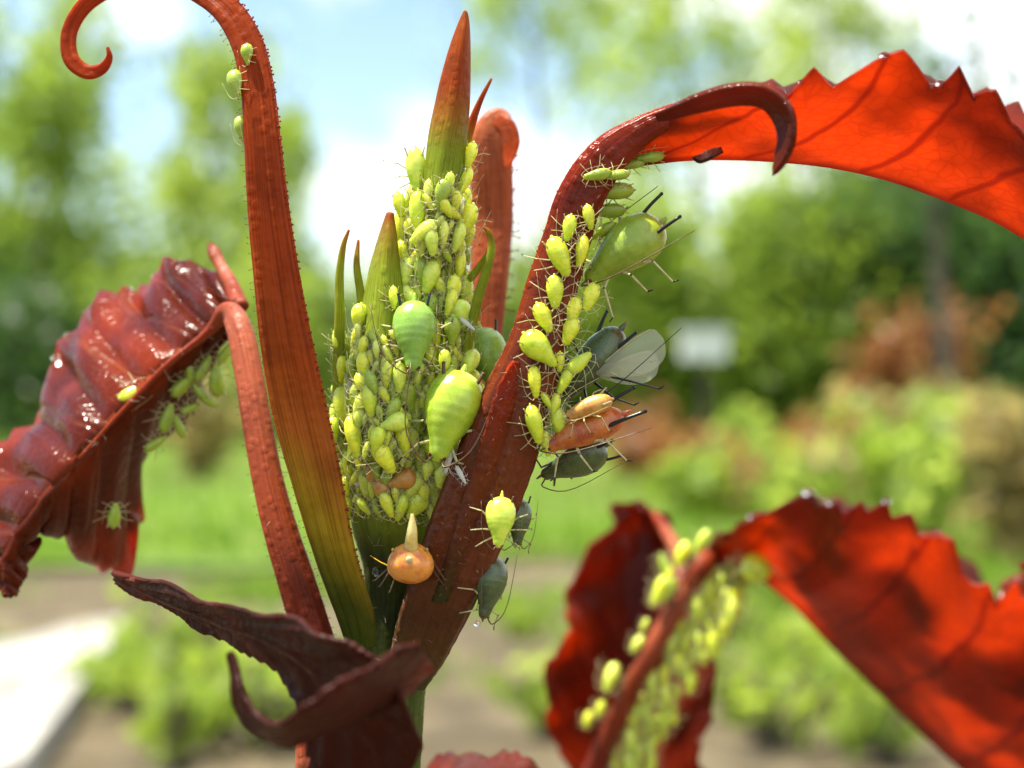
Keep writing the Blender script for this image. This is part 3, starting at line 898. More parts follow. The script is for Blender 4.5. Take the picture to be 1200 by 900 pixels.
rowsA = [(P(282, 345, 9), P(280, 362, 8), P(276, 388, 8.5)),
         (P(250, 318, 11), P(242, 392, 8), P(246, 425, 11)),
         (P(195, 316, 13), P(192, 432, 7.6), P(214, 482, 13)),
         (P(138, 336, 14), P(140, 486, 7.4), P(178, 552, 14.5)),
         (P(92, 388, 14), P(90, 540, 7.2), P(138, 668, 15)),
         (P(46, 456, 13.5), P(48, 590, 7.2), P(88, 640, 13)),
         (P(-2, 540, 12), P(14, 640, 7.4), P(34, 622, 10)),
         (P(-12, 620, 10), P(6, 672, 7.6), P(28, 668, 9)),
         (P(8, 694, 8), P(14, 699, 7.8), P(20, 694, 8))]
mb = sheet(rowsA, 260, 60, rnd=0.35, teeth=19, tamp=0.10, quilt=0.36, nsec=10, wob=0.75, seed=3, sides=(0.8, 1.7))
leafA = obj('leaf', mb, M['leaf_red'], shoot, thick=0.14)
leafA['label'] = 'drooping glossy red leaf folded along its midrib'
SUB['leafA'] = mb.bvh(); GRID['A'] = mb.grid
# pink stub behind it
c, r_ = path3([(246, 286, 11, 3, .6), (251, 296, 10.7, 8, .6), (259, 312, 10.2, 7, .6), (270, 332, 9.4, 9, .6), (281, 362, 8, 12, .6)])
mb = MB(); tube(mb, c, r_, 14, 24); obj('leaf_stub', mb, M['stalk_thin'], shoot)

# ---- dark leaf curling in front of the base
rowsB = [(P(133, 671, 3), P(137, 676, 3.5), P(140, 683, 4)), (P(200, 690, -2), P(198, 703, -0.5), P(194, 714, 1)), (P(270, 711, -6), P(262, 729, -4), P(255, 745, -2)), (P(335, 727, -9), P(322, 752, -7), P(304, 776, -5)), (P(392, 746, -11), P(374, 788, -8.5), P(350, 822, -7)), (P(438, 774, -11.5), P(412, 838, -9), P(360, 900, -7.5)), (P(472, 812, -11), P(445, 880, -9), P(372, 960, -7.5)), (P(492, 880, -10), P(455, 950, -8.5), P(400, 1010, -7))]
mb = sheet(rowsB, 160, 30, rnd=0.7, teeth=26, tamp=0.14, quilt=0.16, seed=8, sides=(0.2, 1), wob=0.2)
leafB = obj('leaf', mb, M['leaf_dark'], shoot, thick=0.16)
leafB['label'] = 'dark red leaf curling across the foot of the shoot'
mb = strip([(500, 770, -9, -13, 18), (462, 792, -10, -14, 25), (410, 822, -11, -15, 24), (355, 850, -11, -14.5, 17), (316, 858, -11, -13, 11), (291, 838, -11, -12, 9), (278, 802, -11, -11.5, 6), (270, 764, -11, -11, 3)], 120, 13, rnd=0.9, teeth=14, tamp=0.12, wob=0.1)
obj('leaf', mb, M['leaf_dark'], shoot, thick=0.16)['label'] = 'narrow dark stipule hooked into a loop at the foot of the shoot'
c, r_ = path3([(380, 1010, -3, 30, .6), (376, 930, -3, 30, .6), (372, 880, -3, 26, .6), (366, 835, -3, 14, .6)])
mb = MB(); tube(mb, c, r_, 18, 24, prof=groove(0.2)); obj('leaf_stalk', mb, M['stalk_thin'], shoot)
c, r_ = path3([(416, 1010, -1, 11, .8), (412, 930, -1, 11, .8), (409, 870, -1, 10, .8), (404, 800, -0.5, 8, .8)])
mb = MB(); tube(mb, c, r_, 14, 24); obj('leaf_stalk', mb, M['stem_green'], shoot)
# little red leaf at the bottom
mb = sheet([(P(470, 960, 14), P(470, 980, 12), P(470, 1000, 14)), (P(510, 888, 15), P(520, 940, 12), P(530, 990, 14)), (P(560, 886, 16), P(570, 940, 12), P(580, 990, 14)), (P(612, 884, 16), P(620, 940, 13), P(622, 990, 14)), (P(650, 930, 15), P(652, 945, 14), P(650, 960, 14))], 90, 20, teeth=8, tamp=0.14, seed=11, quilt=.2)
obj('leaf', mb, M['leaf_red'], shoot, thick=0.14)

# ---- rear stalk with hooked orange tip
Bst = [(520, 700, 5.5, 20), (545, 600, 7.5, 22), (560, 500, 9, 20), (570, 400, 10, 18), (573, 330, 10.5, 22), (576, 260, 11, 25), (575, 200, 11, 26), (574, 165, 11, 24), (582, 143, 11, 17), (594, 146, 10.6, 10)]
c, r_ = path3([q + (0.6,) for q in Bst])
mb = MB(); tube(mb, c, r_, 26, 140, prof=groove(0.15, bumps=0.03))
back = obj('hooked_leaf', mb, M['stalk_back'], shoot)
m = edge_hairs(Bst, -1, 26, 0.30, 0.03, lo=0.4, hi=0.95, jitter=0.35)
obj('gland_hairs', m, [M['hair_red'], M['hair_red']], back, kind='stuff')
mb = strip([(582, 140, 10, 10, 8), (594, 148, 9.6, 9.8, 10), (600, 165, 9.4, 9.6, 9), (597, 182, 9.4, 9.6, 7), (594, 196, 9.4, 9.5, 2)], 40, 9)
obj('leaf_tip', mb, M['hook'], back, thick=0.12)

# ---- right stalk arching over into the translucent leaf
Rst = [(478, 800, 2.2, 22), (490, 765, 1.8, 32), (515, 700, 1.0, 40), (547, 622, 0.4, 45), (578, 545, 0.0, 46), (604, 475, -0.2, 41), (630, 405, -0.2, 34), (646, 340, -0.1, 30), (663, 285, 0.0, 28), (681, 230, 0.0, 27), (712, 184, 0.0, 24), (754, 152, 0.0, 17), (805, 129, -0.4, 12), (860, 114, -1.4, 8)]
c, r_ = path3([q + (0.5,) for q in Rst])
mb = MB(); tube(mb, c, r_, 36, 260, prof=groove(0.16, bumps=0.02, seed=6))
right = obj('leaf_stalk', mb, M['stalk_right'], shoot)
right['label'] = 'arching brown-red leaf stalk studded with aphids'
SUB['right'] = mb.bvh()
m = edge_hairs(Rst, 1, 150, 0.16, 0.006, glands=False, lo=0.62, hi=1.0, jitter=0.5)
obj('edge_hairs', m, M['hair_pale'], right, kind='stuff')
m = edge_hairs(Rst, 1, 60, 0.07, 0.022, lo=0.25, hi=0.75, jitter=0.6)
obj('gland_hairs', m, [M['hair_red'], M['hair_red']], right, kind='stuff')
m = surf_hairs(mb, 260, 0.18, 0.006, 5, 1.2)
obj('stalk_hairs', m, M['hair_pale'], right, kind='stuff')
rowsC = [(P(672, 235, 0.6), P(690, 250, 0.6), P(685, 240, 1.5)),
         (P(706, 178, 0.4), P(726, 200, 0.6), P(720, 178, 2.5)),
         (P(756, 145, 0.1), P(785, 186, 0.6), P(776, 144, 4)),
         (P(832, 114, -1.8), P(868, 184, 0.7), P(842, 112, 6)),
         (P(920, 98, -4), P(960, 191, 0.8), P(922, 92, 7)),
         (P(1000, 85, -4.4), P(1040, 208, 1.0), P(1012, 98, 7.5)),
         (P(1068, 76, -4.6), P(1110, 233, 1.2), P(1092, 96, 7.5)),
         (P(1132, 94, -4.5), P(1180, 264, 1.4), P(1165, 112, 7.5)),
         (P(1196, 156, -4), P(1250, 310, 1.6), P(1216, 160, 7)),
         (P(1280, 300, -1), P(1300, 350, 1), P(1300, 320, 4))]
mb = sheet(rowsC, 300, 70, rnd=0.25, teeth=9.0, tamp=0.14, quilt=0.10, nsec=5, wob=0.22, seed=5, tpow=5)
leafC = obj('leaf', mb, M['leaf_fire'], shoot, thick=0.12)
leafC['label'] = 'glowing orange-red toothed leaf folded along its midrib'
SUB['leafC'] = mb.bvh(); GRID['C'] = mb.grid
# stipule hook in front of it
mb = strip([(770, 138, -4.2, -4.2, 5), (815, 122, -5, -4.6, 9), (860, 111, -5.6, -5.0, 11), (895, 113, -6.0, -5.4, 12), (916, 132, -6.2, -5.6, 12), (922, 160, -6.2, -5.8, 9), (916, 184, -6.1, -5.8, 6), (906, 205, -6, -6, 1)], 90, 11, rnd=0.9)
obj('stipule', mb, M['leaf_red'], shoot, thick=0.22)
# small dark stipule hanging under it
mb = strip([(845, 176, -2, -2, 4), (832, 181, -2.4, -2.2, 5), (820, 186, -2.6, -2.4, 4), (812, 184, -2.6, -2.6, 1)], 30, 7, rnd=0.9)
obj('stipule', mb, M['leaf_dark'], shoot, thick=0.12)
# toothed flange along the lower right stalk
mb = sheet([(P(508, 705, 0.6), P(518, 705, 0.4), P(535, 700, 1.0)), (P(528, 640, 0.0), P(540, 640, -0.1), P(565, 636, 0.6)), (P(549, 570, -0.5), P(566, 570, -0.5), P(596, 566, 0.2)), (P(566, 510, -0.8), P(586, 510, -0.7), P(616, 506, 0)), (P(578, 468, -0.9), P(600, 468, -0.7), P(622, 466, 0)), (P(590, 440, -0.9), P(606, 440, -0.6), P(620, 440, 0)), (P(602, 424, -0.9), P(608, 424, -0.5), P(612, 424, 0))], 120, 15, rnd=0.8, teeth=9, tamp=0.12, sides=(1, 0), wob=0.03, seed=2)
fl = obj('stipule', mb, M['stalk_right'], shoot, thick=0.14)
SUB['flange'] = mb.bvh()
m = surf_hairs(mb, 140, 0.22, 0.005, 15, 1.2)
obj('stipule_hairs', m, M['hair_pale'], fl, kind='stuff')

# ---- second shoot behind, lower right
base2 = Vector((P(700, 900, 42).x - 0.004, P(700, 900, 42).y + 0.02, 0.0))
shoot2 = empty('rose_shoot', base2)
tag(shoot2, 'blurred red rose shoot further back with pale aphids lining its stalk', 'rose shoot')
D2 = 38
mb = MB()
tube(mb, [base2 + Vector((0, 0, -.01)), base2 + Vector((.002, -.003, .25)), base2 + Vector((0.001, -.01, .43)), P(640, 1080, D2), P(688, 915, D2)], [.004, .003, .002, 13 * PXM(D2), 11 * PXM(D2)], 14, 50)
obj('stem', mb, M['stem_green'], shoot2)
S2 = [(688, 918, D2, 13), (722, 845, D2 - 1, 13), (752, 785, D2 - 2, 12), (782, 730, D2 - 2, 12), (806, 690, D2 - 2, 12), (824, 662, D2 - 2, 13), (846, 636, D2, 9)]
c, r_ = path3([q + (0.9,) for q in S2])
mb = MB(); tube(mb, c, r_, 16, 60); obj('leaf_stalk', mb, M['stalk_thin'], shoot2)
SUB['stalk2'] = mb.bvh()
rowsD = [(P(690, 960, 40), P(745, 960, 42), P(835, 960, 40)), (P(650, 880, 40), P(742, 880, 43), P(828, 880, 40)), (P(643, 810, 40), P(740, 810, 43.5), P(832, 810, 40)), (P(656, 740, 41), P(742, 740, 44), P(838, 740, 41)), (P(676, 680, 42), P(748, 680, 45), P(835, 690, 43)), (P(702, 625, 43), P(755, 635, 46), P(808, 650, 44)), (P(726, 596, 44), P(755, 605, 46), P(782, 622, 45)), (P(738, 588, 45), P(745, 588, 46), P(752, 592, 45))]
mb = sheet(rowsD, 140, 40, rnd=0.5, teeth=12, tamp=0.06, quilt=0.25, nsec=5, wob=0.8, seed=21)
obj('leaf', mb, M['leaf_fire'], shoot2, thick=0.18)['label'] = 'upright broad red leaf behind the aphid-lined stalk'
rowsE = [(P(828, 634, 36), P(838, 655, 37), P(846, 660, 40)), (P(858, 616, 32), P(878, 664, 37), P(880, 640, 44)), (P(905, 596, 29), P(926, 700, 37), P(928, 604, 48)), (P(965, 588, 26), P(976, 752, 37), P(990, 592, 50)), (P(1030, 592, 24), P(1030, 806, 37), P(1052, 606, 51)), (P(1088, 628, 23), P(1095, 868, 37), P(1106, 640, 51)), (P(1150, 676, 23), P(1165, 930, 37), P(1165, 690, 50)), (P(1225, 725, 24), P(1240, 990, 37), P(1240, 760, 48)), (P(1330, 900, 32), P(1340, 1040, 36), P(1340, 950, 42))]
mb = sheet(rowsE, 260, 60, rnd=0.3, teeth=14, tamp=0.06, quilt=0.25, nsec=5, wob=0.7, seed=23)
obj('leaf', mb, M['leaf_fire'], shoot2, thick=0.2)['label'] = 'large arching orange-red toothed leaf with shadow patches painted into its colour'
SUB['leafE'] = mb.bvh(); GRID['E'] = mb.grid
mb = strip([(1290, 640, 26, 26, 40), (1240, 690, 26, 28, 50), (1205, 735, 26, 28, 50), (1182, 765, 27, 28, 30), (1160, 784, 28, 28, 3)], 80, 15, rnd=0.6, teeth=7, tamp=0.2, wob=0.3)
obj('leaf', mb, M['leaf_red'], shoot2, thick=0.18)
c, r_ = path3([(800, 690, 38, 8, 1), (795, 650, 40, 9, 1), (780, 622, 42, 7, 1), (765, 600, 44, 3, 1)])
mb = MB(); tube(mb, c, r_, 12, 20); obj('leaf_stalk', mb, M['stalk_thin'], shoot2)

# ------------------------------------------------------------------ aphids (unit length: head at +X, back at +Z, feet at z = -0.2)
PEAR = [(0, .04), (.015, .11), (.06, .19), (.15, .26), (.28, .295), (.44, .285), (.60, .23), (.73, .165), (.83, .125), (.9, .108), (.96, .085), (1, .03)]
SLIM = [(0, .03), (.02, .085), (.08, .145), (.18, .19), (.32, .215), (.48, .21), (.64, .18), (.76, .145), (.85, .118), (.91, .108), (.96, .088), (1, .03)]
def aphid_parts(prof, seed, cauda=0.14, corn=0.16, ant=0.9, legs=1.0, cmi=0, nr=34, ns=18, corn_r=0.017, rough=0.010):
    r = random.Random(seed)
    body = MB()
    pf = cr(prof, 80); ts, ws = np.maximum.accumulate(pf[:, 0]), pf[:, 1]
    v, f = [], []
    tt = 0.5 - 0.5 * np.cos(np.linspace(0, math.pi, nr))
    bend = r.uniform(-.06, .06)
    for t in tt:
        w = float(np.interp(t, ts, ws))
        w *= 1 + rough * math.sin(t * 2 * math.pi * 10) * (1 if .06 < t < .9 else 0)
        x = t - 0.5
        cy = bend * (x * x - .1)
        cz = -0.03 * max(0, t - .7) / .3
        for j in range(ns):
            th = 2 * math.pi * j / ns
            zz = math.sin(th)
            v.append((x, cy + w * math.cos(th), cz + w * (0.92 if zz > 0 else 0.66) * zz))
    # smooth the profile a little
    for i in range(nr - 1):
        for j in range(ns):
            f.append((i * ns + j, i * ns + (j + 1) % ns, (i + 1) * ns + (j + 1) % ns, (i + 1) * ns + j))
    v.append((-0.5, 0, 0)); v.append((0.5, 0, -0.03))
    f += [(nr * ns, (j + 1) % ns, j) for j in range(ns)] + [(nr * ns + 1, (nr - 1) * ns + j, (nr - 1) * ns + (j + 1) % ns) for j in range(ns)]
    body.add(v, f, 0)
    tube(body, [(-.45, 0, .01), (-.52, 0, .02), (-.5 - cauda, 0, .04)], [.05, .036, .012], 8, 8, cmi)
    for s in (-1, 1):
        ball(body, (.455, s * .075, .005), .024, 7, 5, 3)
    if legs:
        for k, (x, kx, fx) in enumerate([(.27, .42, .48), (.15, .12, .10), (.05, -.14, -.30)]):
            for s in (-1, 1):
                j = lambda a: r.uniform(-a, a)
                hip = (x, s * .09, -.08)
                knee = (kx + j(.05), s * (.30 + .04 * k + j(.04)) * legs, .03 + j(.05))
                foot = (fx + j(.08), s * (.44 + .08 * k + j(.05)) * legs, -.18)
                toe = (foot[0] + .06 * (1 if k == 0 else -1), foot[1] + s * .02, -.19)
                tube(body, [hip, knee], [.020, .014], 5, 3, 1, cap=False)
                tube(body, [knee, foot], [.014, .009], 5, 3, 1, cap=False)
                ball(body, knee, .016, 5, 4, 4)
                tube(body, [foot, toe], [.011, .007], 5, 3, 2)
    ants, corns = [], []
    for s in (-1, 1):
        m = MB()
        a = r.uniform(-.08, .08)
        p = [(.48, s * .05, .02), (.55, s * .13, .07), (.42 - .15 * ant, s * (.36 + a), .12 + r.uniform(-.03, .08)), (.40 - .85 * ant, s * (.46 + 2 * a), .10 + r.uniform(0, .16))]
        tube(m, p, [.013, .010, .007, .004], 5, 14, 0)
        ants.append(m)
        m = MB()
        tube(m, [(-.27, s * .15, .08), (-.34 - corn * .45, s * (.19), .13), (-.34 - corn, s * .215, .15)], [corn_r * 1.25, corn_r, corn_r * .9], 7, 8, 0)
        ball(m, (-.34 - corn, s * .215, .15), corn_r * 1.15, 6, 4, 0)
        corns.append(m)
    return body, ants, corns

BASEM = [M['ap_yellow'], M['ap_leg'], M['ap_black'], M['ap_eye'], M['ap_brown']]
def joined(body, ants, corns, name, extra=None):
    for m in ants:
        body.add(m.v, m.f, 1)
    for m in corns:
        body.add(m.v, m.f, 1)
    return to_mesh(name, body, BASEM)
NYM = [joined(*aphid_parts(SLIM, 10 + i, 0.03, 0.12, 0.85 + .08 * i, 1.05), name='aphid_nymph') for i in range(5)]
FAT = [joined(*aphid_parts(PEAR, 30 + i, 0.03, 0.12, 0.8, 0.85), name='aphid_nymph') for i in range(2)]

def frame(loc, head, normal, s):
    z = Vector(normal).normalized()
    x = Vector(head); x = (x - z * x.dot(z)).normalized()
    y = z.cross(x)
    m = Matrix.Identity(4)
    for i in range(3):
        m[i][0], m[i][1], m[i][2] = x[i] * s, y[i] * s, z[i] * s
        m[i][3] = loc[i]
    return m
CAMP = Vector((0, 0, CAM_H))
def hit(px, py, subs):
    d = (P(px, py, 0) - CAMP).normalized()
    best = None
    for k in subs:
        h = SUB[k].ray_cast(CAMP, d)
        if h[0] is not None and (best is None or h[3] < best[3]):
            best = h
    if best is None:
        return None
    n = best[1]
    if n.dot(d) > 0:
        n = -n
    return best[0], n
def seat(px, py, length_px, ang, subs=(), dz=None, normal=None, lift=0.2, soft=0.45):
    """matrix for an aphid: the surface under that pixel carries it, or a given depth"""
    h = hit(px, py, subs) if subs else None
    if h:
        loc, n = h
        n = Vector(normal) if normal is not None else (n * (1 - soft) + Vector((0, -1, 0)) * soft).normalized()
    else:
        loc = P(px, py, dz if dz is not None else 0)
        n = Vector(normal if normal is not None else (0, -1, 0.1))
        lift = 0
    s = length_px * K * loc.y
    a = R(ang)
    loc = loc + n.normalized() * lift * s
    return frame(loc, (math.cos(a), 0, math.sin(a)), n, s)
def small(mesh, mw, mat, label, group, name='aphid'):
    mw = mw @ Matrix.Diagonal((1, random.uniform(.82, 1.22), random.uniform(.85, 1.25), 1))
    o = bpy.data.objects.new(name, mesh)
    C.objects.link(o)
    o.matrix_world = mw
    if mat is not None:
        o.material_slots[0].link = 'OBJECT'
        o.material_slots[0].material = mat
    tag(o, label, 'aphid', group)
    return o
def adult(mw, mats, label, seed, name='aphid', prof=PEAR, parts=(0.14, 0.26, 1.1, 1.0), corn_r=0.02, wings=None, corn_mat=None, ant_mat=None):
    b, an, co = aphid_parts(prof, seed, *parts, corn_r=corn_r, nr=60, ns=28, rough=0.007)
    me = to_mesh('aphid_body', b, mats)
    o = bpy.data.objects.new(name, me); C.objects.link(o)
    o.matrix_world = mw
    tag(o, label, 'aphid')
    for nm, ls, mt in (('antenna', an, ant_mat or M['ap_brown']), ('cornicle', co, corn_mat or M['ap_black'])):
        for m in ls:
            ch = bpy.data.objects.new(nm, to_mesh(nm, m, [mt])); C.objects.link(ch); ch.parent = o
    return o

GB_ = ('bud', 'sepal' )
# --- nymphs on the bud, heads down
BUDS = [k for k in SUB if k == 'bud' or k.startswith('sepal')]
lab_bud = 'small yellow-green aphid nymph crowded head-down on the rose bud'
grp_bud = 'aphid nymphs on the bud'
listed = [(487, 198, 52, -85), (551, 182, 32, -110), (541, 213, 36, -115), (495, 250, 50, -92), (468, 240, 30, -80), (472, 268, 36, -85), (517, 275, 34, -90), (548, 258, 40, -110), (496, 290, 30, -95), (474, 297, 30, -80), (535, 294, 32, -95), (508, 314, 40, -95), (477, 322, 40, -100), (535, 312, 36, -100), (525, 356, 36, -110), (541, 342, 38, -95), (488, 344, 26, -90), (540, 386, 30, -100), (482, 482, 44, -80), (469, 514, 46, -70), (408, 478, 52, -85), (421, 512, 52, -80), (400, 432, 34, -90), (450, 536, 42, -60), (517, 574, 38, -100), (437, 470, 40, -88), (452, 440, 34, -95), (503, 450, 30, -95), (500, 410, 28, -85), (520, 425, 30, -95), (545, 540, 40, -105), (545, 505, 34, -100), (395, 400, 30, -85), (430, 430, 36, -90), (520, 330, 30, -90), (500, 375, 28, -90), (548, 420, 26, -100), (460, 350, 28, -85), (412, 545, 36, -85), (390, 505, 34, -90), (505, 575, 36, -90)]
spots = []
for i, (x, y, L_, a) in enumerate(listed):
    m = seat(x, y, L_, a + random.uniform(-5, 5), BUDS, dz=1.8, normal=None)
    small(NYM[i % 5], m, M['ap_yellow'] if i % 6 else M['ap_lime'], lab_bud, grp_bud)
    spots.append((x, y, L_))
spots += [(485, 393, 70), (527, 485, 90), (575, 420, 60), (452, 575, 30), (470, 560, 30), (482, 650, 60)]
n = 0
tries = 0
tiny = []
while n < 225 and tries < 40000:
    tries += 1
    x, y = random.uniform(385, 565), random.uniform(215, 600)
    if not hit(x, y, BUDS) or (x < 482 and y < 395 and 425 < x):
        continue
    if any(math.hypot(x - q[0], (y - q[1]) * .75) < 0.22 * min(q[2], 60) + 2.5 for q in spots):
        continue
    L_ = random.choice((15, 18, 21, 25, 30, 38)) * random.uniform(.9, 1.1)
    mt_ = random.choice((0, 0, 5, 5, 6))
    mw_ = seat(x, y, L_, random.gauss(-92, 26), BUDS, lift=random.uniform(.15, .4))
    if L_ < 22.5:
        tiny.append((NYM[n % 5], mw_, mt_))
    else:
        small(FAT[n % 2] if n % 6 == 0 else NYM[n % 5], mw_, {0: M['ap_yellow'], 5: M['ap_lime'], 6: M['ap_olive']}[mt_], lab_bud, grp_bud)
    spots.append((x, y, L_))
    n += 1
# the tiniest ones, past counting, as one mass
def colony(items):
    org, u = P(475, 450, 1), 0.0006
    V, F, MI = [], [], []
    for me, mw_, mt_ in items:
        o_ = len(V)
        V += [tuple((mw_ @ v.co - org) / u) for v in me.vertices]
        for p_ in me.polygons:
            F.append(tuple(k + o_ for k in p_.vertices))
            MI.append(mt_ if p_.material_index == 0 else p_.material_index)
    mb = MB(); mb.v, mb.f, mb.m, mb.uv = V, F, MI, [(0.0, 0.0)] * len(V)
    me = to_mesh('aphid_colony', mb, BASEM + [M['ap_lime'], M['ap_olive']])
    o = bpy.data.objects.new('aphid_colony', me); C.objects.link(o)
    o.location = org; o.scale = (u, u, u)
    tag(o, 'tiniest aphid nymphs filling the gaps between the larger ones on the bud', 'aphids', kind='stuff')
colony(tiny)
# tan nymphs at the shaded foot of the bud
for i, (x, y, L_, a) in enumerate([(452, 576, 36, -60), (471, 562, 36, 200), (440, 556, 34, -100)]):
    small(FAT[i % 2], seat(x, y, L_, a, ['bud']), M['ap_tan'], 'tan brown aphid nymph at the shaded foot of the rose bud', 'tan nymphs at the bud foot')
# --- nymphs on the right stalk
lab_r = 'slim yellow-green aphid nymph on the face of the arching brown-red stalk'
grp_r = 'aphid nymphs on the arching stalk'
RS = ['right', 'flange']
for i, (x, y, L_, a) in enumerate([(656, 302, 50, -68), (680, 295, 38, -100), (650, 343, 40, -88), (637, 373, 38, -65), (668, 388, 36, -110), (627, 448, 38, -85), (662, 446, 36, -115), (650, 476, 32, -100), (625, 497, 48, -75), (672, 365, 36, -105), (679, 425, 36, 40), (655, 495, 36, -80), (667, 268, 32, -100), (690, 255, 30, -80), (692, 348, 36, -110), (655, 424, 24, -90), (640, 520, 30, -80), (640, 470, 24, -60)]):
    small(NYM[(i + 2) % 5], seat(x, y, L_, a, RS, dz=-0.5, soft=.6), M['ap_yellow'], lab_r, grp_r)
o = small(FAT[0], seat(632, 410, 54, -45, RS, soft=.6), M['ap_yellow'], 'plump bright yellow aphid alone on the middle of the arching stalk', None)
# shaded ones hanging under the arch
for i, (x, y, L_, a, dz) in enumerate([(717, 224, 52, 182, 0.3), (712, 247, 42, 180, 0.6), (706, 271, 36, 215, 0.5), (740, 192, 34, 190, 0.5), (762, 184, 34, 185, 0.4), (700, 205, 34, 190, -0.6), (722, 205, 32, 185, -0.4)]):
    small(NYM[i % 5], seat(x, y, L_, a, (), dz, (0.1, -0.9, -0.4)), M['ap_olive'], 'olive aphid nymph hanging in shade beneath the bend of the arching stalk', 'nymphs under the arch')
# --- left stalk edge
for i, (x, y, L_, a) in enumerate([(277, 98, 36, -50), (285, 152, 34, -65), (290, 64, 26, -75)]):
    small(FAT[i % 2], seat(x, y, L_, a, (), 0.0, (-0.8, -0.6, 0.1)), M['ap_olive'], 'olive aphid clinging to the edge of the tall curled red stalk', 'aphids on the tall curled stalk')
# --- under the drooping left leaf
for i, (x, y, L_, a) in enumerate([(158, 459, 44, 25), (238, 432, 34, 60), (254, 446, 38, 95), (236, 462, 30, 130), (214, 452, 34, 40), (196, 490, 36, 75), (182, 520, 30, 30), (222, 436, 28, 100), (264, 414, 30, 60), (210, 500, 28, 110), (134, 604, 30, 85), (224, 478, 26, 20), (244, 470, 24, 150)]):
    small(NYM[i % 5], seat(x, y, L_, a, (), 8.6 if i else 8.0, (0.3, -0.9, -0.2)), M['ap_yellow' if i == 0 else 'ap_olive'], 'green aphid sheltering beneath the drooping red leaf', 'aphids under the drooping leaf')
# --- second shoot, both sides of its stalk
c2 = cr([P(q[0], q[1], q[2]) for q in S2], 100)
sp2 = []
tr_ = 0
while len(sp2) < 84 and tr_ < 4000:
    tr_ += 1
    k = random.randint(2, 92)
    s = 1 if random.random() < .92 else -1
    off = random.uniform(15, 58) if s > 0 else random.uniform(18, 32)
    t = Vector(c2[min(99, k + 1)] - c2[k - 1]).normalized()
    a = -Vector(np.cross(t, [0, 1, 0])).normalized() * s
    q = Vector(c2[k]) + a * off * PXM(D2) + Vector((0, (0.2 - 0.012 * off + random.uniform(-.3, .3)) * MM, 0))
    if any((q - w).length < 0.00050 for w in sp2):
        continue
    sp2.append(q)
    L_ = random.choice((17, 21, 25, 29, 34)) * random.uniform(.9, 1.1) * PXM(D2)
    small(NYM[len(sp2) % 5], frame(q, Vector((0.1 * s - .3, 0, -1 + random.gauss(0, .35))), Vector((0.35 * s, -0.9, 0.25)), L_), M['ap_lime'] if random.random() < .6 else M['ap_yellow'], 'pale green aphid nymph packed along the blurred stalk of the rear shoot', 'nymphs on the rear shoot')
small(FAT[0], frame(P(885, 662, 33), (0, 1, -.3), (0, -.4, 1), 60 * PXM(33)), M['ap_yellow'], 'round yellow-green aphid at the base of the large rear leaf', None)
for i, (x, y, L_, a, dz) in enumerate([(780, 665, 34, 110, 37), (868, 682, 36, 40, 36), (852, 672, 34, 60, 36)]):
    small(NYM[i % 5], seat(x, y, L_, a, (), dz), M['ap_olive'], 'olive aphid beneath the large rear leaf', 'aphids beneath the rear leaf')

# --- grown aphids, each a figure of its own
GREENL = [M['ap_green'], M['ap_leg'], M['ap_black'], M['ap_eye'], M['ap_brown']]
def mats(b, leg='ap_leg', dark='ap_black', knee='ap_brown'):
    return [M[b], M[leg], M[dark], M['ap_eye'], M[knee]]
adult(seat(485, 394, 86, -90, (), 0.0, (0, -1, 0.35)), mats('ap_green'), 'round leaf-green adult aphid high on the front of the bud', 41, parts=(0.12, 0.22, 0.9, 0.9))
adult(seat(527, 488, 112, -106, (), -0.2, (0.05, -1, 0.3)), mats('ap_plump'), 'largest plump lime-yellow adult aphid hanging head-down on the bud', 42, parts=(0.08, 0.16, 0.9, 0.8), corn_mat=M['ap_brown'])
adult(seat(573, 424, 84, -80, (), 3.0, (0.3, -1, 0.4)), mats('ap_green'), 'soft green adult aphid wedged between bud and arching stalk', 43, parts=(0.1, 0.2, 0.9, 0.8))
adult(seat(730, 295, 112, 212, (), 0.3, (-0.45, -0.75, 0.55)), mats('ap_olive'), 'large olive-green adult aphid with two long black tubes, clinging under the arch', 44, parts=(0.08, 0.34, 1.3, 1.05), corn_r=0.018)
adult(seat(684, 505, 100, 203, (), -0.4, (-0.25, -0.7, 0.7)), mats('ap_orange'), 'orange-red adult aphid with black tubes on the edge of the arching stalk', 45, prof=SLIM, parts=(0.1, 0.40, 1.3, 0.9), corn_r=0.022)
small(NYM[1], seat(690, 478, 58, 195, (), -0.9, (-0.3, -0.7, 0.7)), M['ap_tan'], 'pinkish tan aphid nymph riding on the back of the orange adult', None)
adult(seat(672, 540, 84, 215, (), 0.6, (0.3, -0.6, -0.7)), mats('ap_dark', 'ap_brown'), 'dark green adult aphid under the orange one', 46, parts=(0.1, 0.3, 1.3, 1.0))
adult(seat(586, 612, 60, -95, (), -1.9, (0.1, -1, 0.25)), mats('ap_lime'), 'pale striped green aphid low on the edge of the arching stalk', 47, prof=PEAR, parts=(0.12, 0.15, 0.9, 1.0), corn_mat=M['ap_brown'])
adult(seat(607, 612, 56, -100, (), 0.6, (0.6, -0.8, 0.2)), mats('ap_dark', 'ap_leg'), 'small dark green aphid just behind the pale striped one', 48, parts=(0.1, 0.2, 1.0, 1.0))
adult(seat(572, 688, 76, -115, (), 0.8, (0.75, -0.6, 0.1)), mats('ap_dark', 'ap_leg'), 'grey-green aphid hanging low on the underside of the arching stalk', 49, parts=(0.1, 0.15, 1.2, 1.0))
